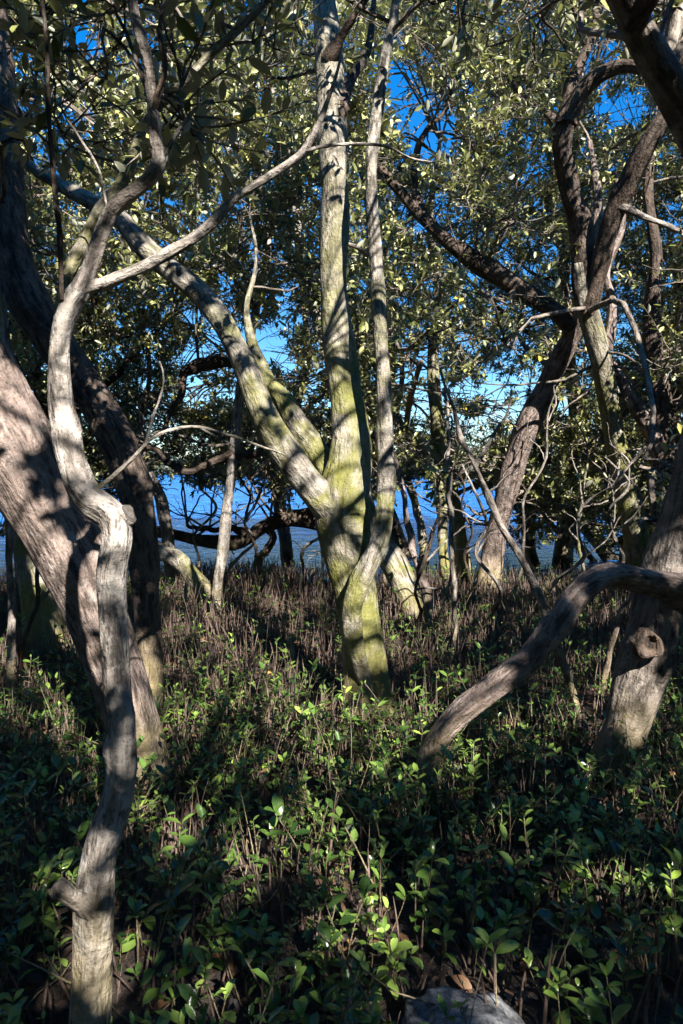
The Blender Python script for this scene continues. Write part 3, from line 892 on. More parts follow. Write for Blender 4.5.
# --- trees along the water's edge, each at its own place
FAR_TREES = [
    # px, py of base, height m, lean, trunk width m, label
    (100, 588, 5.5, -0.5, 0.13, "shoreline tree with thick low foliage behind the S-curved trunk"),
    (285, 572, 6.8, 0.25, 0.10, "shoreline tree rising behind the long level limb over the water"),
    (398, 566, 7.2, -0.3, 0.13, "shoreline tree half hidden behind the climbing stem of the central trunk"),
    (524, 574, 6.6, 0.4, 0.12, "upright shoreline tree seen between the two leaning trunks on the right"),
    (570, 578, 7.6, -0.2, 0.16, "dark shoreline tree behind the fallen trunk"),
    (632, 575, 6.6, 0.5, 0.15, "dark leafy shoreline tree behind the moss-striped trunk"),
    (20, 590, 6.8, 0.2, 0.15, "leafy shoreline tree at the far left edge"),
    (690, 580, 7.0, -0.3, 0.16, "leafy shoreline tree at the far right edge"),
    (-150, 600, 6.5, 0.3, 0.15, None),
    (850, 600, 6.5, -0.3, 0.15, None),
]
for px, py, hgt, ln, wd, lab in FAR_TREES:
    b = gp(px, py)
    t = Tree("mangrove_tree", lab or f"shoreline tree outside the picture, {'left' if px < 0 else 'right'} of its edge", b)
    rows = []
    for k in range(6):
        u = k / 5
        rows.append((b[0] + ln * u * 1.6 + 0.16 * math.sin(k * 1.9 + px), b[1] + 0.15 * math.cos(k * 1.3 + px) - 0.5 * u, b[2] + hgt * 0.85 * u, wd * (1 - 0.75 * u)))
    m = BARK_DARK if px % 3 else BARK_GREY
    t.limb("trunk", rows, m, 12, 0.09, 0.03, 0.15, 4, world=True, sink=True)
    for k in range(4):
        u = 0.30 + 0.16 * k
        i = int(u * 5)
        f = u * 5 - i
        st = np.array(rows[i][:3]) * (1 - f) + np.array(rows[i + 1][:3]) * f
        a = rng.uniform(0, 6.3)
        dv = np.array([math.cos(a), 0.6 * math.sin(a), 0.5]) * rng.uniform(0.8, 1.5)
        r0 = wd * (1 - 0.75 * u) * 0.6
        t.limb("branch", [(*st, r0), (*(st + dv * 0.45 + [0, 0, -0.06]), r0 * 0.8), (*(st + dv + [0, 0, 0.15]), r0 * 0.5), (*(st + dv * 1.5 + [0, 0, 0.5]), r0 * 0.25)], m, 8, 0.1, 0.03, world=True)

# --- two trees standing behind the photographer (they shade the foreground)
for bx, by, hx, lab in ((2.3, -3.0, 0.3, "mangrove tree standing behind the viewer to the right"), (-0.9, -4.4, -0.3, "mangrove tree standing behind the viewer to the left")):
    t = Tree("mangrove_tree", lab, (bx, by, 0))
    t.limb("trunk", [(bx, by, 0, .14), (bx + .1, by, 1.5, .12), (bx + hx, by + .3, 3.0, .10), (bx + hx * 1.5, by + .6, 4.4, .07), (bx + hx, by + 1.0, 6.0, .04)], BARK_GREY, 14, 0.08, 0.01, 0.15, 4, world=True, sink=True)
    t.limb("branch", [(bx + hx, by + .3, 2.9, .07), (bx - .6, by + 1.2, 3.7, .05), (bx - 1.6, by + 2.2, 4.3, .03)], BARK_GREY, 10, world=True)
    t.limb("branch", [(bx + hx, by + .3, 3.0, .07), (bx + 1.2, by + 1.0, 3.8, .05), (bx + 2.2, by + 2.0, 4.4, .03)], BARK_GREY, 10, world=True)

for t_, n_ in ((over, 10), (fallen, 8), (lean, 5), (twin, 5), (slim, 5), (back, 8), (fork, 5)):
    S = np.concatenate(t_.skel) if t_.skel else np.array([P(x_, y_, 8.0) for x_, y_ in ((606, 552), (590, 528), (574, 510), (558, 498))])
    S = S[(S[:, 2] > 0.1) & (S[:, 2] < 2.6)]
    for k in range(n_):
        a_ = S[rng.integers(len(S))]
        dv = np.array([rng.choice([-1, 1]) * rng.uniform(.4, 1.2), rng.uniform(-.4, .4), rng.uniform(-.25, .7)]) * rng.uniform(.5, 1.3)
        pts = np.array([a_, a_ + dv * .35 + rng.normal(0, .07, 3), a_ + dv * .7 + rng.normal(0, .12, 3), a_ + dv])
        pts[:, 2] = np.maximum(pts[:, 2], 0.05)
        t_.tw.append((pts, np.array([.018, .013, .009, .004]), 6))
        for q_ in range(3):
            b_ = pts[rng.integers(1, 3)]
            d2 = norm(dv) * .5 + rng.normal(0, .4, 3)
            t_.tw.append((np.array([b_, b_ + d2 * .25 + rng.normal(0, .05, 3), b_ + d2 * .55]), np.array([.007, .005, .0025]), 4))

# ------------------------------------------------------------------ foliage
GROW = [t for t in TREES if t.has_crown and t not in (crook, crook2, crook3, shoot, thin, diag)]


def nearest_tree(p, pool):
    best, bd = None, 1e9
    for t in pool:
        dd = t.nearest(p)[1]
        if dd < bd:
            best, bd = t, dd
    return best, bd


# openings in the foliage, where the sky or the water shows in the photograph (px, py, rx, ry)
GAPS = [(425, 125, 32, 38), (400, 85, 18, 18), (445, 145, 16, 18), (8, 62, 14, 20), (92, 48, 20, 16), (160, 60, 12, 16), (622, 112, 26, 18), (600, 50, 20, 16), (660, 30, 18, 26),
        (225, 530, 70, 34), (180, 515, 34, 38), (475, 512, 40, 26), (290, 360, 9, 8), (140, 470, 10, 20)]
GAPS += [(rng.uniform(150, 340), rng.uniform(330, 470), rng.uniform(7, 15), rng.uniform(6, 11)) for _ in range(46)] + [(rng.uniform(390, 540), rng.uniform(340, 450), rng.uniform(7, 15), rng.uniform(6, 11)) for _ in range(46)]
GAPS += [(rng.uniform(140, 575), rng.uniform(235, 470), rng.uniform(4, 11), rng.uniform(4, 10)) for _ in range(70)]
GAPS += [(rng.uniform(0, 683), rng.uniform(0, 235), rng.uniform(4, 10), rng.uniform(4, 10)) for _ in range(60)]


def in_gap(px, py):
    for gx, gy, rx, ry in GAPS:
        if ((px - gx) / rx) ** 2 + ((py - gy) / ry) ** 2 < 1:
            return True
    return False


# foliage thins out in front of the trunks that stand clear in the photograph (polyline, depth, half width px, share taken away)
CLEAR = [([(487, 592), (502, 510), (529, 425), (562, 355), (585, 310)], 7.2, 19, .97), ([(648, 604), (633, 520), (612, 420), (593, 330), (580, 240), (563, 150), (581, 92), (628, 66)], 6.0, 18, .95),
         ([(573, 327), (526, 293), (470, 258), (420, 215), (382, 170)], 6.6, 13, .8), ([(588, 312), (612, 222), (648, 142), (690, 85)], 5.5, 18, .9),
         ([(660, 450), (640, 412), (605, 350)], 7.0, 12, .7), ([(463, 585), (451, 490), (436, 410)], 8.2, 13, .9), ([(214, 613), (227, 510), (240, 400)], 6.5, 8, .85),
         ([(344, 500), (300, 521), (250, 536), (160, 535)], 9.0, 11, .9), ([(170, 598), (167, 525), (150, 480)], 7.0, 9, .8), ([(420, 600), (394, 563), (378, 540)], 6.2, 16, .95)]


def in_clear(px, py, dd, extra=12):
    for pl, dm, hw, k in CLEAR:
        if dd < dm + .5:
            for (x0, y0), (x1, y1) in zip(pl[:-1], pl[1:]):
                t = max(0, min(1, ((px - x0) * (x1 - x0) + (py - y0) * (y1 - y0)) / ((x1 - x0) ** 2 + (y1 - y0) ** 2)))
                if math.hypot(px - x0 - t * (x1 - x0), py - y0 - t * (y1 - y0)) < hw + extra:
                    return True
    return False


def gap_cull(p):
    px, py, dd = proj(p)
    px, py, dd = px[0], py[0], dd[0]
    if in_gap(px, py) and rng.random() < 0.93:
        return True
    for pl, dm, hw, k in CLEAR:
        if dd > dm:
            continue
        for (x0, y0), (x1, y1) in zip(pl[:-1], pl[1:]):
            t = max(0, min(1, ((px - x0) * (x1 - x0) + (py - y0) * (y1 - y0)) / ((x1 - x0) ** 2 + (y1 - y0) ** 2)))
            if math.hypot(px - x0 - t * (x1 - x0), py - y0 - t * (y1 - y0)) < hw + 3:
                if rng.random() < k:
                    return True
                break
    v = p - TS_C
    sd_ = v @ SUN
    hit = (sd_ > 0.25) & (np.linalg.norm(v - sd_[:, None] * SUN, axis=1) < TS_R)
    return bool(hit.any() and rng.random() < TS_K[hit].max())


TRUNK_SUN = [(P(a, b, c), r, k) for a, b, c, r, k in ((497, 550, 7.8, .40, .97), (505, 500, 7.6, .42, .97), (520, 450, 7.3, .4, .97), (535, 410, 7.1, .4, .97), (565, 350, 6.8, .38, .95), (607, 390, 6.3, .34, .97), (617, 440, 6.4, .34, .97), (628, 500, 6.5, .34, .97), (640, 560, 6.6, .3, .97), (600, 340, 6.0, .3, .9),
                                                      (458, 540, 8.2, .4, .95), (452, 490, 8.2, .4, .95), (440, 420, 8.2, .35, .85), (500, 280, 6.7, .3, .6), (640, 412, 7.2, .25, .7), (222, 560, 6.5, .3, .9), (232, 480, 6.5, .3, .9), (400, 590, 6.2, .34, .97), (170, 540, 7.0, .3, .85), (48, 620, 5.0, .3, .8),
                                                      (470, 330, 9.0, 1.0, .55), (430, 250, 9.0, 1.0, .5), (300, 200, 9.0, .9, .4), (470, 430, 9.5, 1.0, .6), (250, 380, 9.5, 1.0, .5), (400, 470, 9.5, .8, .5))]


TS_C = np.array([c for c, r, k in TRUNK_SUN])
TS_R = np.array([r for c, r, k in TRUNK_SUN])
TS_K = np.array([k for c, r, k in TRUNK_SUN])

# middle and far foliage, 5 to 12 m away
n_mid = 0
for tries in range(14000):
    if n_mid >= 900:
        break
    dd = rng.uniform(5.2, 13.0)
    px = rng.uniform(-190, 870)
    py = rng.uniform(-190, 510)
    if py > 400 and dd < 7.6:
        continue
    if py > 475 and not (px > 490 or px < 110):
        continue
    if in_gap(px, py) or in_clear(px, py, dd):
        continue
    p = P(px, py, dd)
    if p[2] > 8.2:
        continue
    t, bd = nearest_tree(p, [g for g in GROW if g is not front and g is not right])
    if t is None or bd > 2.6:
        continue
    R = rng.uniform(0.5, 0.95)
    t.clump(p, (R, R, R * 0.62), 6, 6, 0.075, 12, gap_cull)
    n_mid += 1

# low boughs hanging in front of the water
for tries in range(3000):
    if n_mid >= 1230:
        break
    dd = rng.uniform(7.4, 13.5)
    px = rng.uniform(-60, 740)
    py = rng.uniform(330, 535 if px > 500 else 496)
    if in_gap(px, py) or in_clear(px, py, dd) or (130 < px < 340 and py > 490):
        continue
    p = P(px, py, dd)
    t, bd = nearest_tree(p, [g for g in GROW if g is not front and g is not right])
    if bd > 3.2:
        continue
    R = rng.uniform(0.35, 0.75)
    t.clump(p, (R, R, R * 0.45), 6, 5, 0.08, 11, gap_cull)
    n_mid += 1

# fill behind the centre and at the upper right
for tries in range(5000):
    if n_mid >= 1450:
        break
    dd = rng.uniform(8.0, 13.5)
    if rng.random() < 0.68:
        px, py = rng.uniform(380, 720), rng.uniform(-60, 320)
    else:
        px, py = rng.uniform(120, 580), rng.uniform(230, 478)
    if in_gap(px, py) or in_clear(px, py, dd):
        continue
    p = P(px, py, dd)
    if p[2] > 9.5:
        continue
    t, bd = nearest_tree(p, [g for g in GROW if g is not front and g is not right])
    if bd > 3.4:
        continue
    R = rng.uniform(0.35, 0.7)
    t.clump(p, (R, R, R * 0.55), 6, 5, 0.07, 12, gap_cull)
    n_mid += 1

# drooping sprays along the far edge that close off most of the opposite shore
made = 0
for tries in range(2000):
    if made >= 90:
        break
    dd = rng.uniform(9.3, 13.5)
    px, py = rng.uniform(110, 600), rng.uniform(425, 484)
    if in_clear(px, py, dd, 2):
        continue
    p = P(px, py, dd)
    t, bd = nearest_tree(p, [g for g in GROW if g is not front and g is not right])
    if bd > 3.4:
        continue
    R = rng.uniform(0.28, 0.5)
    t.clump(p, (R, R, R * 0.45), 5, 5, 0.07, 11, None)
    made += 1

# near foliage at the top and at the left, a dark fringe of close leaves
for px, py, dd, R, who in ((30, 20, 2.6, .28, front), (95, 70, 2.5, .22, front), (150, 90, 1.9, .20, front), (220, 40, 2.4, .25, front), (60, 130, 2.7, .22, front), (20, 110, 3.2, .35, dark), (120, -10, 2.3, .3, front), (280, 5, 2.8, .3, front),
                           (300, -20, 3.4, .4, central), (420, 10, 3.6, .35, central), (470, -10, 3.2, .4, central), (370, -40, 3.4, .4, central), (530, 20, 3.4, .35, right), (560, -20, 3, .4, right), (650, 10, 2.8, .25, right), (200, 130, 3.9, .35, central), (250, 90, 4.2, .4, central),
                           (30, 250, 4.6, .4, base), (60, 60, 4.6, .5, dark), (160, 30, 4.6, .5, dark), (270, 160, 4.6, .5, central), (240, 250, 4.8, .45, central), (300, 60, 4.7, .45, central), (180, 215, 4.9, .4, central)):
    who.clump(P(px, py, dd), (R, R, R * 0.7), 5, 4, 0.075, 8, gap_cull)

# low leafy sprigs in the middle distance
for px, py, dd, who in ((430, 330, 5.2, twin), (470, 380, 5.4, diag), (410, 360, 5.0, twin), (505, 350, 5.8, lean), (360, 330, 4.6, central), (330, 300, 4.5, central), (400, 290, 4.6, central), (450, 470, 4.6, crook3), (455, 440, 4.6, crook3), (640, 470, 4.2, fork), (660, 520, 3.8, back), (20, 470, 5.2, thin)):
    who.clump(P(px, py, dd), (.28, .28, .22), 4, 3, 0.07, 8, gap_cull)

# unseen canopy over and behind the viewer, shaped to throw the foreground's shade and dapples
LIT = [  # px, py, depth, radius (m), share of leaves taken away
    (350, 490, 3.9, .55, .88), (300, 450, 3.9, .40, .85), (335, 250, 4.1, .6, .8), (355, 590, 3.9, .3, .7), (110, 600, 1.7, .16, .95), (105, 520, 1.75, .15, .95), (60, 400, 1.82, .18, .95), (80, 290, 1.87, .14, .9), (110, 700, 1.66, .10, .8), (121, 745, 1.65, .09, .75), (95, 930, 1.6, .10, .5), (40, 250, 1.9, .2, .7), (200, 230, 1.88, .16, .95), (135, 270, 1.88, .14, .95), (245, 193, 1.88, .15, .95), (292, 160, 1.88, .14, .95), (320, 120, 1.88, .12, .9), (332, 230, 4.1, .35, .9),
    (60, 530, 3.0, .36, .75), (145, 760, 3.0, .16, .9), (530, 430, 7.2, .8, .8), (615, 430, 6.4, .6, .8), (520, 660, 2.8, .3, .7), (450, 722, 2.8, .2, .7), (400, 590, 6.0, .5, .9), (455, 530, 8.2, .7, .9), (220, 540, 6.4, .6, .85),
    (300, 720, 3.7, .35, .8), (230, 690, 4.2, .3, .75), (460, 650, 5.0, .6, .75), (300, 640, 5.4, .5, .7), (540, 760, 3.1, .25, .7), (350, 900, 2.15, .18, .8), (420, 780, 2.9, .25, .6), (180, 820, 2.6, .2, .6), (560, 850, 2.4, .2, .55), (475, 1005, 1.78, .13, .9), (112, 435, 4.2, .3, .5), (146, 580, 4.2, .35, .6), (149, 660, 4.2, .25, .6), (345, 925, 2.1, .16, .95), (510, 1000, 1.8, .1, .8), (48, 620, 5.0, .35, .9)]
LITP = [(P(a, b, c), r * 1.3, k + .08) for a, b, c, r, k in LIT]
for gx in range(130, 640, 55):
    for gy in range(625, 1010, 45):
        if gy > 890 and (gx + gy) % 2:
            continue
        LITP.append((gp(gx, gy) + np.array([0, 0, .12]), 0.34 * max(300, 900 - gy * .6) / 480, 0.72 if gy > 690 else 0.52))


LP_C = np.array([c for c, r, k in LITP])
LP_R = np.array([r for c, r, k in LITP])
LP_K = np.array([k for c, r, k in LITP])
SA = norm(np.cross(SUN, [0, 0, 1.0]))
SB = np.cross(SA, SUN)
_w = [(rng.uniform(8, 38) * norm(rng.normal(size=2)), rng.uniform(0, 6.3)) for _ in range(9)]


def fleck(p):
    a, b = float(np.dot(p, SA)), float(np.dot(p, SB))
    return sum(math.sin(k[0] * a + k[1] * b + f) for k, f in _w) / 3.0


def sun_cull(p):
    n = fleck(p)
    if n > 1.0:
        return True
    v = p - LP_C
    s = v @ SUN
    q = np.linalg.norm(v - s[:, None] * SUN, axis=1) / LP_R
    return bool(((s > 0.3) & (q < 1.25) & (n > 0.75 - 1.9 * LP_K + np.clip(q - 0.7, 0, None) * 3)).any())


pool = [TREES[-1], TREES[-2], right, broad]
# unseen boughs added to keep the upper limbs and the right-hand trunk in shade
for px, py, dd in ((60, 60, 2.6), (110, 95, 2.2), (215, 45, 2.4), (30, 120, 3.1), (150, 60, 1.9), (290, 10, 2.9), (20, 20, 2.6), (530, 20, 3.3), (430, 0, 3.4), (650, 60, 2.5), (690, 160, 2.75), (665, 100, 2.6), (145, 110, 1.85), (130, 20, 1.8), (640, 690, 3.05), (670, 560, 3.0), (690, 420, 3.0), (10, 250, 4.2), (-10, 100, 4.2), (570, 150, 5.6), (630, 180, 5.3), (90, 400, 4.2), (325, 30, 4.3), (90, 900, 1.6), (95, 800, 1.62), (380, 60, 3.7), (120, 960, 1.8), (560, 960, 2.0), (640, 900, 2.2), (250, 980, 1.9)):
    made = 0
    for tries in range(60):
        p = P(px, py, dd) + SUN * rng.uniform(0.9, 4.2) + rng.normal(0, 0.15, 3)
        qx, qy, qd = proj(p)
        if qd[0] > 0.2 and -60 < qx[0] < 740 and -130 < qy[0] < 1100 and qd[0] < 4.5:
            continue
        if p[2] < 2.5 or np.linalg.norm(p - [0, 0, CAM_Z]) < 1.0:
            continue
        t, bd = nearest_tree(p, pool)
        t.clump(p, (.5, .5, .3), 6, 5, 0.11, 9, sun_cull)
        made += 1
        if made >= 3:
            break
nk = 0
while nk < 330:
    if nk < 270:      # roof of leaves
        p = np.array([rng.uniform(-4.5, 6.0), rng.uniform(-6.5, 1.0), rng.uniform(3.2, 6.4)])
        if p[1] > 0 and p[2] < 3.3 + p[1] * 0.9:
            continue
    else:             # sides and back
        p = np.array([rng.uniform(-7, 7), rng.uniform(-6.5, 6), rng.uniform(0.6, 4.5)])
        if p[1] > -4.0 and abs(p[0]) < 0.52 * max(p[1], 0) + 2.6:
            continue
    t, bd = nearest_tree(p, pool)
    R = rng.uniform(0.55, 0.85)
    t.clump(p, (R, R, R * 0.5), 6, 5, 0.115, 9, sun_cull)
    nk += 1

for t in TREES:
    t.finish()

# ------------------------------------------------------------------ unseen thicket leaves behind and beside the viewer, added to cut the sky light
n = 220000
x = rng.uniform(-15, 15, n)
y = rng.uniform(-13, 12, n)
z = rng.uniform(0.3, 6.0, n)
k = ((y < -5.5) | (np.abs(x) > 0.58 * np.clip(y, 0, 20) + 3.6)) & (np.abs(x) + 0.6 * np.abs(y) < 19)
k &= (np.sin(x * 1.7 + y) + np.sin(y * 1.9 - z * 1.3) + np.sin(z * 2.1 + x) > -0.9)
k &= z < 3.2 + 0.35 * np.hypot(x, y)
x, y, z = x[k], y[k], z[k]
n = len(x)
acc = Acc()
L = rng.uniform(0.10, 0.2, n) * 1.3
leaves(acc, np.stack([x, y, z], -1), rng.normal(size=(n, 3)), norm(rng.normal(0, 0.6, (n, 3)) + [0, 0, 1]), L, L * 0.5, rng.beta(2, 2.6, n))
# unseen leaf roof added over and behind the viewer, holes shaped for sun patches
n = 130000
p = np.stack([rng.uniform(-5, 6.5, n), rng.uniform(-7.5, 1.2, n), rng.uniform(3.3, 6.8, n)], -1)
qx, qy, qd = proj(p)
keep = ~((qd > 0.1) & (qx > -90) & (qx < 773) & (qy > -160))
fa, fb = p @ SA, p @ SB
fl = sum(np.sin(k_[0] * fa + k_[1] * fb + f_) for k_, f_ in _w) / 3.0
keep &= fl < 0.85
for c_, r_, k_ in LITP + [(c, r, k) for c, r, k in TRUNK_SUN]:
    v_ = p - c_
    s_ = v_ @ SUN
    q_ = np.linalg.norm(v_ - s_[:, None] * SUN, axis=1) / (r_ * 1.1)
    keep &= ~((s_ > 0.3) & (q_ < 1.2) & (fl > 0.7 - 1.9 * k_ + np.clip(q_ - 0.75, 0, None) * 3))
p = p[keep]
n = len(p)
L = rng.uniform(0.09, 0.14, n)
leaves(acc, p, rng.normal(size=(n, 3)), norm(rng.normal(0, 0.5, (n, 3)) + [0, 0, 1]), L, L * 0.48, rng.beta(1.5, 1.6, n) * .93)
tag(link("thicket_shade_leaves", acc.mesh("thicket_shade_leaves", [LEAF])), "unseen thicket leaves at the sides, behind and overhead, added to shade the scene", "thicket", kind='stuff')

# ------------------------------------------------------------------ ground, water, far shore
def axis(lo, hi, dense_lo, dense_hi, step, far_n):
    a = np.linspace(dense_lo, dense_hi, int((dense_hi - dense_lo) / step) + 1)
    g = np.geomspace(1, max(1.001, hi - dense_hi + 1), far_n)[1:] - 1 + dense_hi
    h = dense_lo - (np.geomspace(1, max(1.001, dense_lo - lo + 1), far_n)[1:] - 1)
    return np.concatenate([h[::-1], a, g])


def sheet(xs, ys, zf):
    X, Y = np.meshgrid(xs, ys)
    Z = zf(X, Y)
    v = np.stack([X, Y, Z], -1).reshape(-1, 3)
    nx, ny = len(xs), len(ys)
    i = np.arange(ny - 1)[:, None] * nx
    j = np.arange(nx - 1)[None]
    return v, np.stack([i + j, i + j + 1, i + nx + j + 1, i + nx + j], -1).reshape(-1, 4)


acc = Acc()
v, q = sheet(axis(-900, 900, -7, 7, 0.06, 26), axis(-300, 900, -3, 12, 0.06, 40), ground_z)
fine = (np.abs(v[:, 0]) < 7) & (v[:, 1] < 12) & (v[:, 1] > -3)
v[:, 2] += np.where(fine, rng.normal(0, 0.008, len(v)), 0)
acc.add(v, q)
tag(link("ground", acc.mesh("ground", [MUD])), kind='structure', label="dark mud floor of the mangrove thicket")
acc = Acc()
v, q = sheet(np.array([-900, -60, -20, 0, 20, 60, 900.0]), np.array([7.0, 12, 30, 90, 209]), lambda X, Y: X * 0 + WATER_Z)
acc.add(v, q)
tag(link("water", acc.mesh("water", [WATER])), kind='structure', label="blue rippled water beyond the trees")

acc = Acc()
n = 16000
x = rng.uniform(-330, 330, n)
top = 5 + 2.5 * np.sin(x * 0.045) + 1.6 * np.sin(x * 0.13 + 2) + 1.2 * np.sin(x * 0.41)
z = 0.6 + (top) * rng.random(n) ** 0.7
y = 210 + rng.uniform(0, 14, n) * (0.4 + z / 9)
dr = norm(rng.normal(size=(n, 3)))
L = rng.uniform(1.2, 2.6, n)
leaves(acc, np.stack([x, y, z], -1), dr, norm(rng.normal(size=(n, 3)) + [0, -0.8, 0.6]), L, L * 0.7, rng.random(n))
tag(link("far_treeline", acc.mesh("far_treeline", [FAR])), label="low hazy line of trees on the opposite shore", cat="woods", kind='stuff')


# ------------------------------------------------------------------ breather roots
def root_pts(h, r, tilt):
    n = 6
    u = np.linspace(0, 1, n)
    b = rng.normal(0, 0.10, 2)
    c = np.stack([tilt[0] * u * h + b[0] * h * u ** 2, tilt[1] * u * h + b[1] * h * u ** 2, -0.03 + (h + 0.03) * u], -1)
    rr = r * np.array([1.15, 1.0, 0.92, 0.82, 0.62, 0.15])
    return c, rr


def vis_ground(n, dmin, dmax, margin=60, power=1.0):
    """random ground places inside the (slightly widened) view"""
    out = []
    while sum(map(len, out)) < n:
        y = np.sqrt(rng.uniform(dmin ** 2, dmax ** 2, 4 * n)) if power == 1 else rng.uniform(dmin, dmax, 4 * n)
        x = rng.uniform(-1, 1, 4 * n) * (341 + margin) / F * y
        out.append(np.stack([x, y], -1))
    return np.concatenate(out)[:n]


trunk_pts = [np.array([t.base[0], t.base[1]]) for t in TREES]


def clear(p, r):
    return all(np.hypot(*(p - b)) > r for b in trunk_pts)


# clustered density: roots stand in dense drifts
def drift(xy, s=1.0):
    x, y = xy[:, 0], xy[:, 1]
    return 0.5 + 0.5 * np.sin(x * 2.1 * s + 1.4 * np.sin(y * 1.3 * s)) * np.cos(y * 1.7 * s + x)


xy = vis_ground(24000, 1.15, 10.2)
xy = xy[rng.random(len(xy)) < 0.35 + 0.65 * drift(xy)]
xy = np.array([p for p in xy if clear(p, 0.12)])
hts = (rng.gamma(6, 0.022, len(xy)) * np.interp(xy[:, 1], [2.5, 4.5], [0.95, 1.3])).clip(0.05, 0.32)
z = ground_z(xy[:, 0], xy[:, 1])
pxs, pys, ds = proj(np.stack([xy[:, 0], xy[:, 1], z + hts * 0.6], -1))
order = np.argsort(ds)
inview = [i for i in order if -5 < pxs[i] < 688 and pys[i] < 1030]
solo = inview[:300]
solo_set = set(solo)
variants = []
for k in range(14):
    a = Acc()
    c, rr = root_pts(1.0 * 0.15, 0.0036, rng.normal(0, 0.10, 2))
    tube(a, c, rr, 7, 0.02, 0.10, 0, 0, cap=True)
    variants.append(a.mesh("breather_root", [ROOT]))
proto = None
for n_, i in enumerate(solo):
    if proto is None:
        o = bpy.data.objects.new("breather_root", variants[0])
        tag(o, "thin brown breather root poking up out of the mud between the seedlings", "breather root", "breather roots standing in the mud")
        proto = o
    else:
        o = proto.copy()
        o.data = variants[n_ % 14]
    COL.objects.link(o)
    o.location = (xy[i, 0], xy[i, 1], z[i])
    s = hts[i] / 0.15
    o.scale = (0.7 + 0.4 * s, 0.7 + 0.4 * s, s)
    o.rotation_euler = (rng.normal(0, 0.08), rng.normal(0, 0.08), rng.uniform(0, 6.3))
a = Acc()
rest = np.array([i for i in range(len(xy)) if i not in solo_set])
n = len(rest)
u = np.linspace(0, 1, 5)
tilt = rng.normal(0, 0.12, (n, 2))
bend = rng.normal(0, 0.12, (n, 2))
H = hts[rest]
C = np.stack([xy[rest, 0][:, None] + tilt[:, :1] * H[:, None] * u + bend[:, :1] * H[:, None] * u ** 2, xy[rest, 1][:, None] + tilt[:, 1:] * H[:, None] * u + bend[:, 1:] * H[:, None] * u ** 2,
              (z[rest] - 0.03)[:, None] + (H + 0.03)[:, None] * u], -1)
R = rng.uniform(0.0026, 0.0052, n)[:, None] * np.array([1.1, 1, 0.9, 0.7, 0.1])[None]
batch_tubes(a, C, R, 0, 5)
tag(link("breather_roots", a.mesh("breather_roots", [ROOT])), "dense drifts of thin brown breather roots across the mud floor to the water", "breather roots", kind='stuff')


# ------------------------------------------------------------------ seedlings
def seedling(stem_acc, leaf_acc, o, h, pairs, leaf, lean, hi, yellow=None):
    n = 5
    u = np.linspace(0, 1, n)
    b = rng.normal(0, 0.10, 2)
    c = np.stack([o[0] + (lean[0] * u + b[0] * u * u) * h, o[1] + (lean[1] * u + b[1] * u * u) * h, o[2] - 0.02 + (h + 0.02) * u], -1)
    r = 0.0030 * (1 - 0.5 * u) * (0.7 + h)
    batch_tubes(stem_acc, c[None], r[None], 0, 5 if hi else 3)
    pos, dr, nr, L, lv = [], [], [], [], []
    ang = rng.uniform(0, 3.14)
    lb = np.clip(rng.beta(1.5, 2.4), 0, 0.92)
    for k in range(pairs):
        uu = (1.0, 0.92, 0.76, 0.58, 0.42)[min(k, 4)]
        p = np.array([np.interp(uu, u, c[:, m]) for m in range(3)])
        up = 1.1 - 0.35 * k + rng.normal(0, 0.3)
        for sgn in (0, math.pi):
            if k > 0 and rng.random() < 0.25:
                continue
            aa = ang + k * 1.57 + sgn + rng.normal(0, 0.4)
            dv = np.array([math.cos(aa), math.sin(aa), up + rng.normal(0, 0.15)])
            pos.append(p)
            dr.append(dv)
            nr.append(np.array([-math.cos(aa) * up, -math.sin(aa) * up, 1.0]) + rng.normal(0, 0.25, 3))
            L.append(leaf * rng.uniform(0.75, 1.15) * (0.6 if k == 0 and pairs > 2 else 1) * rng.uniform(0.7, 1.1))
            lv.append(np.clip(lb + rng.normal(0, 0.10) + (0.15 if k == 0 else 0), 0, 0.95))
    lv = np.array(lv)
    if yellow is not None:
        lv[yellow % len(lv)] = 1.0
    elif rng.random() < 0.003:
        lv[rng.integers(len(lv))] = 1.0
    L = np.array(L)
    leaves(leaf_acc, np.array(pos), np.array(dr), np.array(nr), L, L * rng.uniform(0.36, 0.56, len(L)), lv, 0 if leaf_acc is not stem_acc else 1, hi, 0.25)


SEED_LABEL = "small upright mangrove seedling with paired glossy leaves on the shaded mud floor"
SEED_GROUP = "small seedlings carpeting the mud floor"


def solo_seedling(loc, h, pairs, leaf, label, group, yellow=None, lean=None):
    e = bpy.data.objects.new("mangrove_seedling", None)
    COL.objects.link(e)
    e.location = tuple(loc)
    e.empty_display_size = 0.05
    tag(e, label, "seedling", group)
    sa, la = Acc(), Acc()
    seedling(sa, la, (0, 0, 0), h, pairs, leaf, rng.normal(0, 0.28, 2) if lean is None else lean, True, yellow)
    link("stem", sa.mesh("stem", [TWIG]), e)
    link("foliage", la.mesh("foliage", [LEAF_SEED]), e)
    return e


HERO = [  # px, py of foot, height, pairs, leaf, label, yellow leaf
    (345, 985, .26, 3, .075, "seedling with broad bright green leaves and one yellow leaf, low in the middle", 3),
    (497, 1040, .18, 1, .09, "seedling with two large leaves rising beside the grey rock", None),
    (590, 985, .28, 3, .085, "tall large-leaved seedling standing right of the grey rock", None),
    (525, 985, .24, 3, .085, "upright seedling with a yellow leaf just behind the grey rock", 5),
    (445, 960, .15, 2, .07, "low seedling with round dull leaves left of the grey rock's top", None),
    (520, 800, .24, 3, .085, "bushy bright green seedling under the low bent limb", None),
    (215, 960, .24, 3, .075, "seedling with upright pale leaves right of the closest slender trunk", None),
]
for px, py, h, pr, lf, lab, yl in HERO:
    g = gp(px, py)
    solo_seedling(g, h, pr, lf, lab, None, yl, (0, 0))

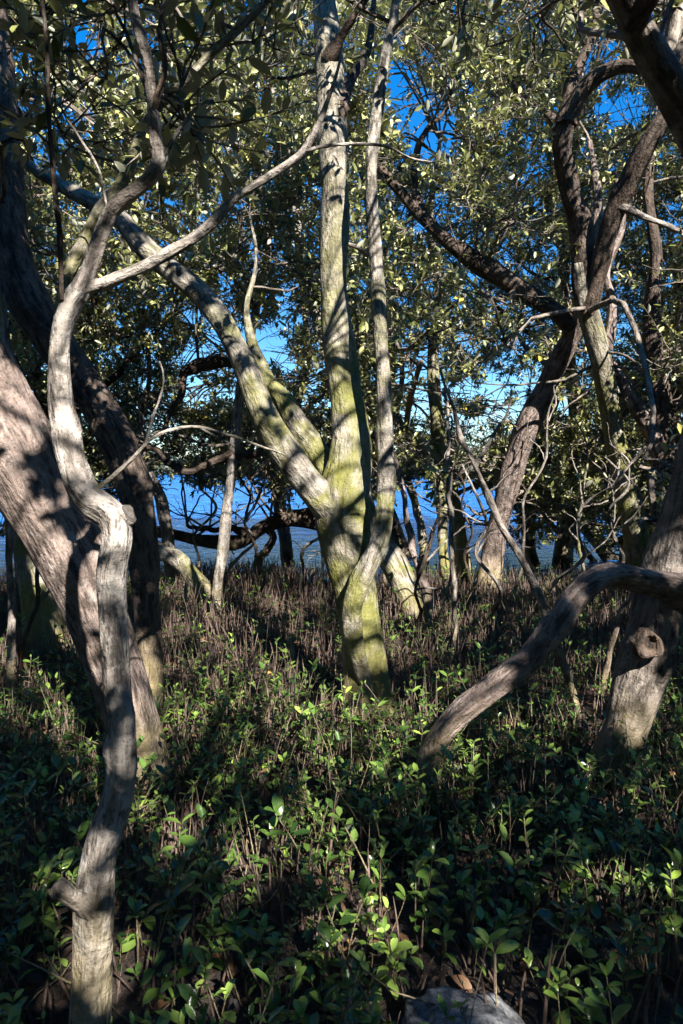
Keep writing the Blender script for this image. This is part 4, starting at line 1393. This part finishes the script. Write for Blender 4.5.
xy = vis_ground(19000, 1.15, 9.4)
keep = rng.random(len(xy)) < (0.42 + 0.58 * drift(xy[:, ::-1], 0.8)) * np.interp(xy[:, 1], [1.8, 2.4, 3.2, 4.2, 6], [0.9, 1.0, 1.0, 0.36, 0.20])
xy = np.array([p for p in xy[keep] if clear(p, 0.16) and np.hypot(*(p - central.base[:2])) > 0.36 and np.hypot(*(p - gp(468, 1050)[:2])) > 0.2])
z = ground_z(xy[:, 0], xy[:, 1])
hs_ = rng.gamma(7, 0.028, len(xy)).clip(0.08, 0.36)
pxs, pys, ds = proj(np.stack([xy[:, 0], xy[:, 1], z + hs_ * 0.8], -1))
order = np.argsort(ds)
inview = [i for i in order if 0 < pxs[i] < 683 and pys[i] < 1024]
solo = inview[:285]
solo_set = set(solo)
protos = []
for n_, i in enumerate(solo):
    loc = (xy[i, 0], xy[i, 1], z[i])
    if n_ < 40:
        e = solo_seedling(loc, rng.uniform(0.09, 0.27), int(rng.integers(2, 6)), rng.uniform(0.032, 0.07), SEED_LABEL, SEED_GROUP)
        protos.append(e)
    else:
        p = protos[n_ % 40]
        e = p.copy()
        COL.objects.link(e)
        e.location = loc
        for ch in list(p.children):
            c = ch.copy()
            COL.objects.link(c)
            c.parent = e
        e.rotation_euler = (rng.normal(0, 0.1), rng.normal(0, 0.1), rng.uniform(0, 6.3))
        s = rng.uniform(0.7, 1.25)
        e.scale = (s, s, s)
a = Acc()
for i in range(len(xy)):
    if i in solo_set:
        continue
    seedling(a, a, (xy[i, 0], xy[i, 1], z[i]), hs_[i], int(rng.integers(2, 6)), rng.uniform(0.028, 0.064), rng.normal(0, 0.28, 2), False)
tag(link("seedling_undergrowth", a.mesh("seedling_undergrowth", [TWIG, LEAF_SEED])), "carpet of tiny mangrove seedlings between the trunks and the water", "undergrowth", kind='stuff')

# ------------------------------------------------------------------ leaf litter
xy = vis_ground(15000, 1.15, 8.5)
n = len(xy)
z = ground_z(xy[:, 0], xy[:, 1])
a = Acc()
dr = rng.normal(size=(n, 3)) * [1, 1, 0.18]
L = rng.uniform(0.02, 0.075, n)
leaves(a, np.stack([xy[:, 0], xy[:, 1], z + rng.uniform(0.008, 0.03, n)], -1), dr, norm(rng.normal(0, 0.3, (n, 3)) + [0, 0, 1]), L, L * 0.45, rng.beta(1.8, 2.2, n), 0, True, 0.4)
tag(link("fallen_leaves", a.mesh("fallen_leaves", [LITTER])), "brown fallen leaves scattered over the mud", "leaf litter", kind='stuff')


xy = vis_ground(900, 1.3, 7.0)
a = Acc()
z = ground_z(xy[:, 0], xy[:, 1])
n = len(xy)
az, ln = rng.uniform(0, 6.3, n), rng.uniform(0.08, 0.42, n)
u = np.linspace(0, 1, 6)
el = rng.uniform(-.05, .55, n)
C = np.stack([xy[:, 0][:, None] + np.cos(az)[:, None] * ln[:, None] * u, xy[:, 1][:, None] + np.sin(az)[:, None] * ln[:, None] * u, z[:, None] + 0.012 + (el * ln)[:, None] * u], -1)
C += rng.normal(0, 0.012, C.shape) * [1, 1, .6]
batch_tubes(a, C, rng.uniform(0.0015, 0.005, n)[:, None] * (1 - .6 * u)[None], 0, 5)
tag(link("fallen_twigs", a.mesh("fallen_twigs", [TWIG])), "thin crooked twigs littering the mud between the seedlings", "twig litter", kind='stuff')


# ------------------------------------------------------------------ dead branches
def dead(label, rows, twigs=(), mat=BARK_GREY):
    g = P(*rows[0][:3])
    e = bpy.data.objects.new("dead_branch", None)
    COL.objects.link(e)
    e.location = tuple(g)
    tag(e, label, "dead branch", "dead branches among the seedlings")
    for k, rw in enumerate([rows, *twigs]):
        acc = Acc()
        tube(acc, [P(*r[:3]) for r in rw], [r[3] * .5 * r[2] / F for r in rw], 9, None, 0.12, 0.004, 0, 0, True, 3)
        link("stick" if k == 0 else "twig", acc.mesh("dead_wood", [mat]), e)


dead("forked grey dead branch leaning among seedlings in the lower left middle", [(268, 905, 2.25, 8), (285, 862, 2.3, 9), (305, 828, 2.35, 9), (318, 800, 2.4, 7), (312, 765, 2.45, 5)], [[(305, 828, 2.35, 5), (330, 815, 2.4, 4), (350, 790, 2.5, 2.5)]])
dead("curved bare twig arching up below the low bent limb", [(440, 860, 2.45, 5), (452, 830, 2.45, 5.5), (470, 806, 2.45, 5), (495, 795, 2.5, 4), (525, 800, 2.5, 3)], [[(455, 825, 2.45, 4), (448, 805, 2.45, 3), (462, 780, 2.45, 2)]])
dead("brown upright stick right of the dead forked branch", [(418, 880, 2.35, 6), (432, 850, 2.35, 6), (450, 812, 2.4, 5), (462, 795, 2.4, 3)], (), BARK_RED)
dead("thick split grey stick lying left of the rock in front", [(485, 945, 2.05, 8), (505, 925, 2.1, 10), (522, 905, 2.15, 8), (540, 898, 2.2, 4)])
dead("thin branched dead twig lying at the bottom edge left of the rock", [(270, 1020, 1.78, 5), (300, 985, 1.82, 6), (330, 950, 1.9, 5), (355, 935, 2.0, 4)], [[(330, 950, 1.9, 4), (338, 925, 1.95, 3), (336, 905, 2.0, 2)]])
dead("pale twig lying across the mud at the foot of the burled trunk", [(560, 735, 3.3, 5), (585, 722, 3.4, 6), (612, 720, 3.4, 5), (640, 724, 3.4, 3)], (), BARK_PALE)
dead("slender bent dead stick by the mossy foot of the broad trunk", [(186, 770, 3.0, 5), (189, 735, 3.05, 6), (190, 705, 3.1, 5), (193, 680, 3.15, 3)])
dead("crooked thin twig at the bottom right among fallen leaves", [(600, 1000, 1.85, 4), (618, 965, 1.9, 4.5), (610, 935, 1.95, 4), (590, 912, 2.0, 3)])

# ------------------------------------------------------------------ rock at the bottom edge
c0 = gp(468, 1062)
acc = Acc()
nu, nv = 40, 20
v = []
for b_ in range(nv + 1):
    ph = math.pi * b_ / nv - math.pi / 2
    for a_ in range(nu):
        th_ = 2 * math.pi * a_ / nu
        dv = np.array([math.cos(ph) * math.cos(th_), math.cos(ph) * math.sin(th_), math.sin(ph)])
        k = 1 + 0.10 * math.sin(3 * dv[0] + 2 * dv[1] + 1) + 0.07 * math.sin(7 * dv[1] - 4 * dv[2]) + 0.05 * math.sin(11 * dv[0] + 5 * dv[2]) + 0.03 * math.sin(19 * dv[0] + 13 * dv[1])
        g = np.sign(dv) * np.abs(dv) ** 0.8
        v.append(g * k * [0.165, 0.13, 0.075])
v = np.array(v)
i = np.arange(nv)[:, None] * nu
j = np.arange(nu)[None]
acc.add(v, np.stack([i + j, i + (j + 1) % nu, i + nu + (j + 1) % nu, i + nu + j], -1).reshape(-1, 4))
o = link("rock", acc.mesh("rock", [ROCK]), None, (c0[0], c0[1], c0[2] + 0.02))
tag(o, "pale grey streaked rock lying at the bottom edge", "rock")
